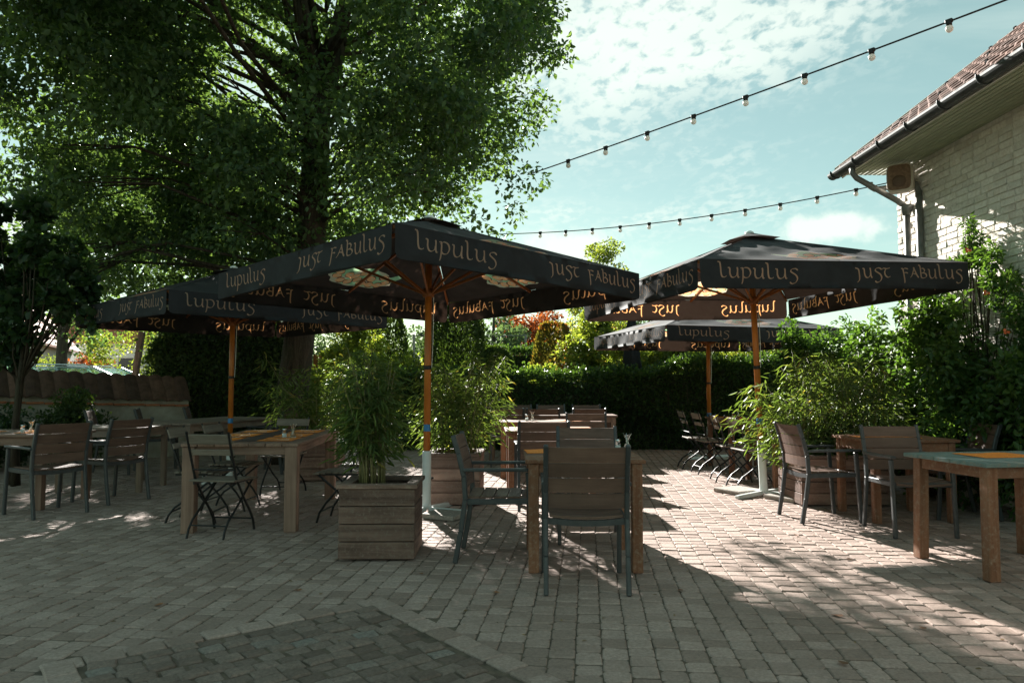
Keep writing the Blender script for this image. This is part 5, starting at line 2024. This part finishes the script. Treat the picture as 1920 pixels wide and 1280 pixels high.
def car(label, x, y, rz, L, W, H, paint, van, rails):
    r = thing('parked_car', label, 'van' if van else 'car', (x, y, 0), rz, 'cars parked behind the garden wall')
    hb = .62 * H if not van else .58 * H
    nose = (.24 if not van else .12) * L
    low = [(-L / 2, .30), (L / 2 - .05, .28), (L / 2, .55), (L / 2 - .04, hb - .14), (L / 2 - nose * .6, hb - .03), (L / 2 - nose, hb), (-L / 2 + .06, hb), (-L / 2, hb - .25)]
    mb = MB()
    mb.prism(low, 1, -W / 2, W / 2)
    wb = L / 2 - nose + .02
    roof0, roof1 = wb - (.30 * L if not van else .20 * L), -L / 2 + (.14 if not van else .08)
    rw = W / 2 - .13
    pts = [(wb, -W / 2 + .05, hb), (wb, W / 2 - .05, hb), (-L / 2 + .05, W / 2 - .05, hb), (-L / 2 + .05, -W / 2 + .05, hb),
           (roof0, -rw, H - .03), (roof0, rw, H - .03), (roof1, rw, H - .05), (roof1, -rw, H - .05),
           ((roof0 * 2 + roof1) / 3, -rw * .9, H), ((roof0 * 2 + roof1) / 3, rw * .9, H), ((roof0 + roof1 * 2) / 3, rw * .9, H - .005), ((roof0 + roof1 * 2) / 3, -rw * .9, H - .005)]
    # roof skin and the four pillars
    mb.add(pts, [(4, 8, 9, 5), (8, 11, 10, 9), (11, 7, 6, 10), (4, 7, 11, 8), (5, 9, 10, 6)])
    for a, b in ((0, 4), (1, 5), (2, 6), (3, 7)):
        mb.beam(pts[a], pts[b], .07, .07)
    for s in (0, 1):
        a, b = Vector(pts[0 if s == 0 else 1]), Vector(pts[3 if s == 0 else 2])
        c, d = Vector(pts[4 if s == 0 else 5]), Vector(pts[7 if s == 0 else 6])
        mb.beam(a.lerp(b, .52), c.lerp(d, .45), .06, .05)
    mb.build('body', paint, r)
    g_ = .985

    def gl(name, ids):
        c_ = sum((Vector(pts[i]) for i in ids), Vector()) / 4
        q = [c_ + (Vector(pts[i]) - c_) * .95 for i in ids]
        nn = (q[1] - q[0]).cross(q[2] - q[0]).normalized() * .012
        MB().add(q + [p + nn for p in q], [(3, 2, 1, 0), (4, 5, 6, 7), (0, 1, 5, 4), (1, 2, 6, 5), (2, 3, 7, 6), (3, 0, 4, 7)]).build(name, M['carglass'], r)
    gl('windscreen', (0, 1, 5, 4))
    gl('rear_window', (2, 3, 7, 6))
    gl('side_window', (1, 2, 6, 5))
    gl('side_window', (3, 0, 4, 7))
    for sx in (-1, 1):
        for sy in (-1, 1):
            w_ = MB().lathe([(.20, -.1), (.31, -.09), (.33, -.06), (.33, .06), (.31, .09), (.20, .1)], 20).build('wheel', M['tyre'], r, False)
            w_.location = (sx * (L / 2 - .80), sy * (W / 2 - .10), .33)
            w_.rotation_euler = (R(90), 0, 0)
    for sy in (-1, 1):
        MB().box((wb - .12, sy * (W / 2 + .08), hb + .10), (.10, .20, .16), None, .03).build('wing_mirror', M['tyre'], r)
        MB().box((L / 2 - .06, sy * (W / 2 - .25), hb - .28), (.10, .30, .13), None, .03).build('headlight', M['carglass'], r)
        if rails:
            MB().tube([(roof0 - .1, sy * rw * .93, H - .02), (roof0 - .25, sy * rw * .93, H + .04), (roof1 + .3, sy * rw * .93, H + .04), (roof1 + .15, sy * rw * .93, H - .03)], .018, 8).build('roof_rail', M['steel'], r)
    return r


car('white van with a raked sunlit windscreen behind the garden wall', -12.7, 17.0, -14, 4.6, 1.9, 2.12, carpaint('white_car_paint', (.62, .66, .64)), True, False)
car('low silver-blue estate car with roof rails behind the garden wall', -9.9, 18.6, 4, 4.4, 1.75, 1.68, carpaint('silver_blue_car_paint', (.32, .40, .44)), False, True)

# ------------------------------------------------------------------ far houses
def farhouse(label, x, y, rz, w, d, hw, hr, wallc, roofm):
    r = thing('far_house', label, 'house', (x, y, 0), rz, 'houses beyond the garden wall')
    wm = plain('far_render', wallc, .9, .08, 2, .1)
    mb = MB().box((0, 0, hw / 2), (w, d, hw))
    mb.add([(-w / 2, -d / 2, hw), (-w / 2, d / 2, hw), (-w / 2, 0, hr), (w / 2, -d / 2, hw), (w / 2, d / 2, hw), (w / 2, 0, hr)], [(0, 2, 1), (3, 4, 5)])
    mb.build('wall', wm, r)
    rf = None
    for s in (-1, 1):
        mb = MB()
        rows = 12
        for k in range(rows):
            a, b = k / rows, (k + 1) / rows
            y0, z0 = s * (d / 2 + .3) * (1 - a), hw - .2 + (hr - hw + .3) * a
            y1, z1 = s * (d / 2 + .3) * (1 - b), hw - .2 + (hr - hw + .3) * b
            mb.add([(-w / 2 - .3, y0, z0 + .09), (w / 2 + .3, y0, z0 + .09), (w / 2 + .3, y1, z1 + .03), (-w / 2 - .3, y1, z1 + .03), (-w / 2 - .3, y0, z0), (w / 2 + .3, y0, z0)],
                   [(0, 1, 2, 3), (4, 5, 1, 0)])
        mb.build('roof_slope', roofm, r)
    MB().box((w * .2, 0, hr + .3), (.6, .6, 1.2)).build('chimney', M['redbrick'], r)
    for k in range(3):
        xx = -w / 2 + w * (k + .5) / 3
        f = MB().box((xx, -d / 2 - .02, hw * .6), (.9, .06, 1.1)).build('window_frame', M['fascia'], r)
        MB().box((xx, -d / 2 - .055, hw * .6), (.75, .02, .95)).build('pane', M['gutter'], f)
    return r


M['fartile'] = plain('far_red_tile', (.34, .12, .07), .8, .3, 3, .4)
farhouse('far white house with a steep red tiled roof behind the small tree', -22.4, 30.0, -68, 9, 7.0, 2.9, 6.9, (.62, .60, .55), M['fartile'])
farhouse('small far white house beyond the parked cars', -23.0, 42, 10, 6, 5, 3.6, 5.0, (.70, .70, .66), M['fartile'])

# far ball-court fence
cf = thing('court_fence', 'tall far wire court fence with pale posts above the hedges', 'fence', (-4, 30, 0), 0)
for i in range(4):
    MB().tube([(i * 2.25 - 2.2, 0, 0), (i * 2.25 - 2.2, 0, 3.25)], .05, 8).build('post', M['pipe'], cf)
for z in (1.2, 2.0, 3.2):
    MB().tube([(-2.2, 0, z), (4.55, 0, z)], .015, 5).build('wire', M['pipe'], cf)

# ------------------------------------------------------------------ festoon lights
M['cable'] = plain('black_rubber_cable', (.012, .012, .012), .6)
t = NT('frosted_bulb')
b = t.bsdf((.80, .78, .72), .3, None, 0, .5, False)
tr_ = t.n.new('ShaderNodeBsdfTranslucent')
tr_.inputs[0].default_value = (.8, .8, .76, 1)
t.l.new(t.mixsh(.3, b, tr_.outputs[0]), t.out.inputs[0])
M['bulb'] = t.m


def festoon(label, A, B, sag, first, step, nb_, rb):
    A, B = Vector(A), Vector(B)
    r = thing('festoon_lights', label, 'string lights', A, 0, 'festoon light strings')
    L = (B - A).length

    def at(f):
        return (B - A) * f + Vector((0, 0, -4 * sag * f * (1 - f)))
    MB().tube([at(k / 40) for k in range(41)], .0075 * rb / .03, 6).build('cable', M['cable'], r, True)
    sm = MB().lathe([(.4 * rb, 0), (.75 * rb, -.01), (.75 * rb, -1.1 * rb), (.55 * rb, -1.2 * rb)], 10).mesh('lamp_socket', M['cable'], True)
    sx = MB().box((0, 0, .1 * rb), (1.9 * rb, 1.0 * rb, 1.1 * rb), None, .2 * rb).mesh('lamp_clip', M['cable'])
    bmh = MB().lathe([(.45 * rb, -1.0 * rb), (.8 * rb, -1.35 * rb), (.98 * rb, -1.9 * rb), (.85 * rb, -2.5 * rb), (.45 * rb, -2.85 * rb), (.05 * rb, -2.95 * rb)], 14).mesh('bulb', M['bulb'], True)
    for k in range(nb_):
        p = at((first + k * step) / L)
        for nm, me_ in (('lamp_clip', sx), ('lamp_socket', sm), ('bulb', bmh)):
            o = link(nm, me_, r)
            o.location = p
            o.rotation_euler = (rg.uniform(-.05, .05), rg.uniform(-.05, .05), math.atan2((B - A).y, (B - A).x))
    return r


A0 = Vector((.84, 11.0, 4.60))
stp = Vector((.0447 * 11, -.0503 * 11, .034))
festoon('light string running overhead from the oak to the house roof', A0 - stp * 1.2, A0 + stp * 11, .05, 1.2 * stp.length, stp.length, 11, .037)
festoon('lower light string from the oak to the house corner', (-.35, 12.9, 3.86), (4.98, 9.45, 3.86), .16, .98, .485, 11, .030)

# ------------------------------------------------------------------ fallen leaves on the paving
M['dead'] = plain('dry_brown_leaf', (.22, .095, .04), .7, .3, 30, .3, rand=.3)
dl = []
for k in range(3):
    mb = MB()
    mb.add([(0, -.03, .002), (.016, -.008, .008), (.012, .018, .004), (0, .034, .009), (-.012, .018, .010), (-.016, -.008, .004)], [(0, 1, 2, 3), (0, 3, 4, 5)])
    dl.append(mb.mesh('fallen_leaf', M['dead']))
for k, (x, y) in enumerate([(1.62, 5.9), (1.95, 7.0), (1.35, 6.7), (2.35, 6.25), (1.1, 8.2), (1.75, 4.1), (1.48, 3.42), (1.02, 4.6), (-.1, 4.55), (-2.0, 4.3), (-1.3, 4.6), (2.4, 5.4), (.75, 6.9), (2.0, 8.6), (-3.4, 6.9), (1.55, 7.7), (2.1, 3.9), (-.6, 5.0)]):
    o = link('fallen_leaf', dl[k % 3])
    o.location = (x, y, .004)
    o.rotation_euler = (0, 0, rg.uniform(0, 6.28))
    o.scale = [rg.uniform(.7, 1.2)] * 3
    tag(o, 'small dry brown leaf lying on the paving', 'leaf', 'dry leaves scattered on the paving')

# fine litter caught in the joints
n_ = 420
lx_ = npr.uniform(-5.5, 4.5, n_)
ly_ = npr.uniform(3.0, 10.5, n_)
lz_ = npr.uniform(.003, .006, n_)
la_ = npr.normal(0, 1, (n_, 3)) * np.array((1, 1, .08))
M['litter'] = leafmat('dry_litter', (.10, .07, .035), (.30, .20, .09), .1)
lt_ = foliage('leaf_litter', np.stack([lx_, ly_, lz_], 1), la_, npr.uniform(.010, .032, n_), M['litter'], None, .4, 'leaf', 3.0)
tag(lt_, 'fine dry leaf litter scattered over the paving', 'litter', None, 'stuff')
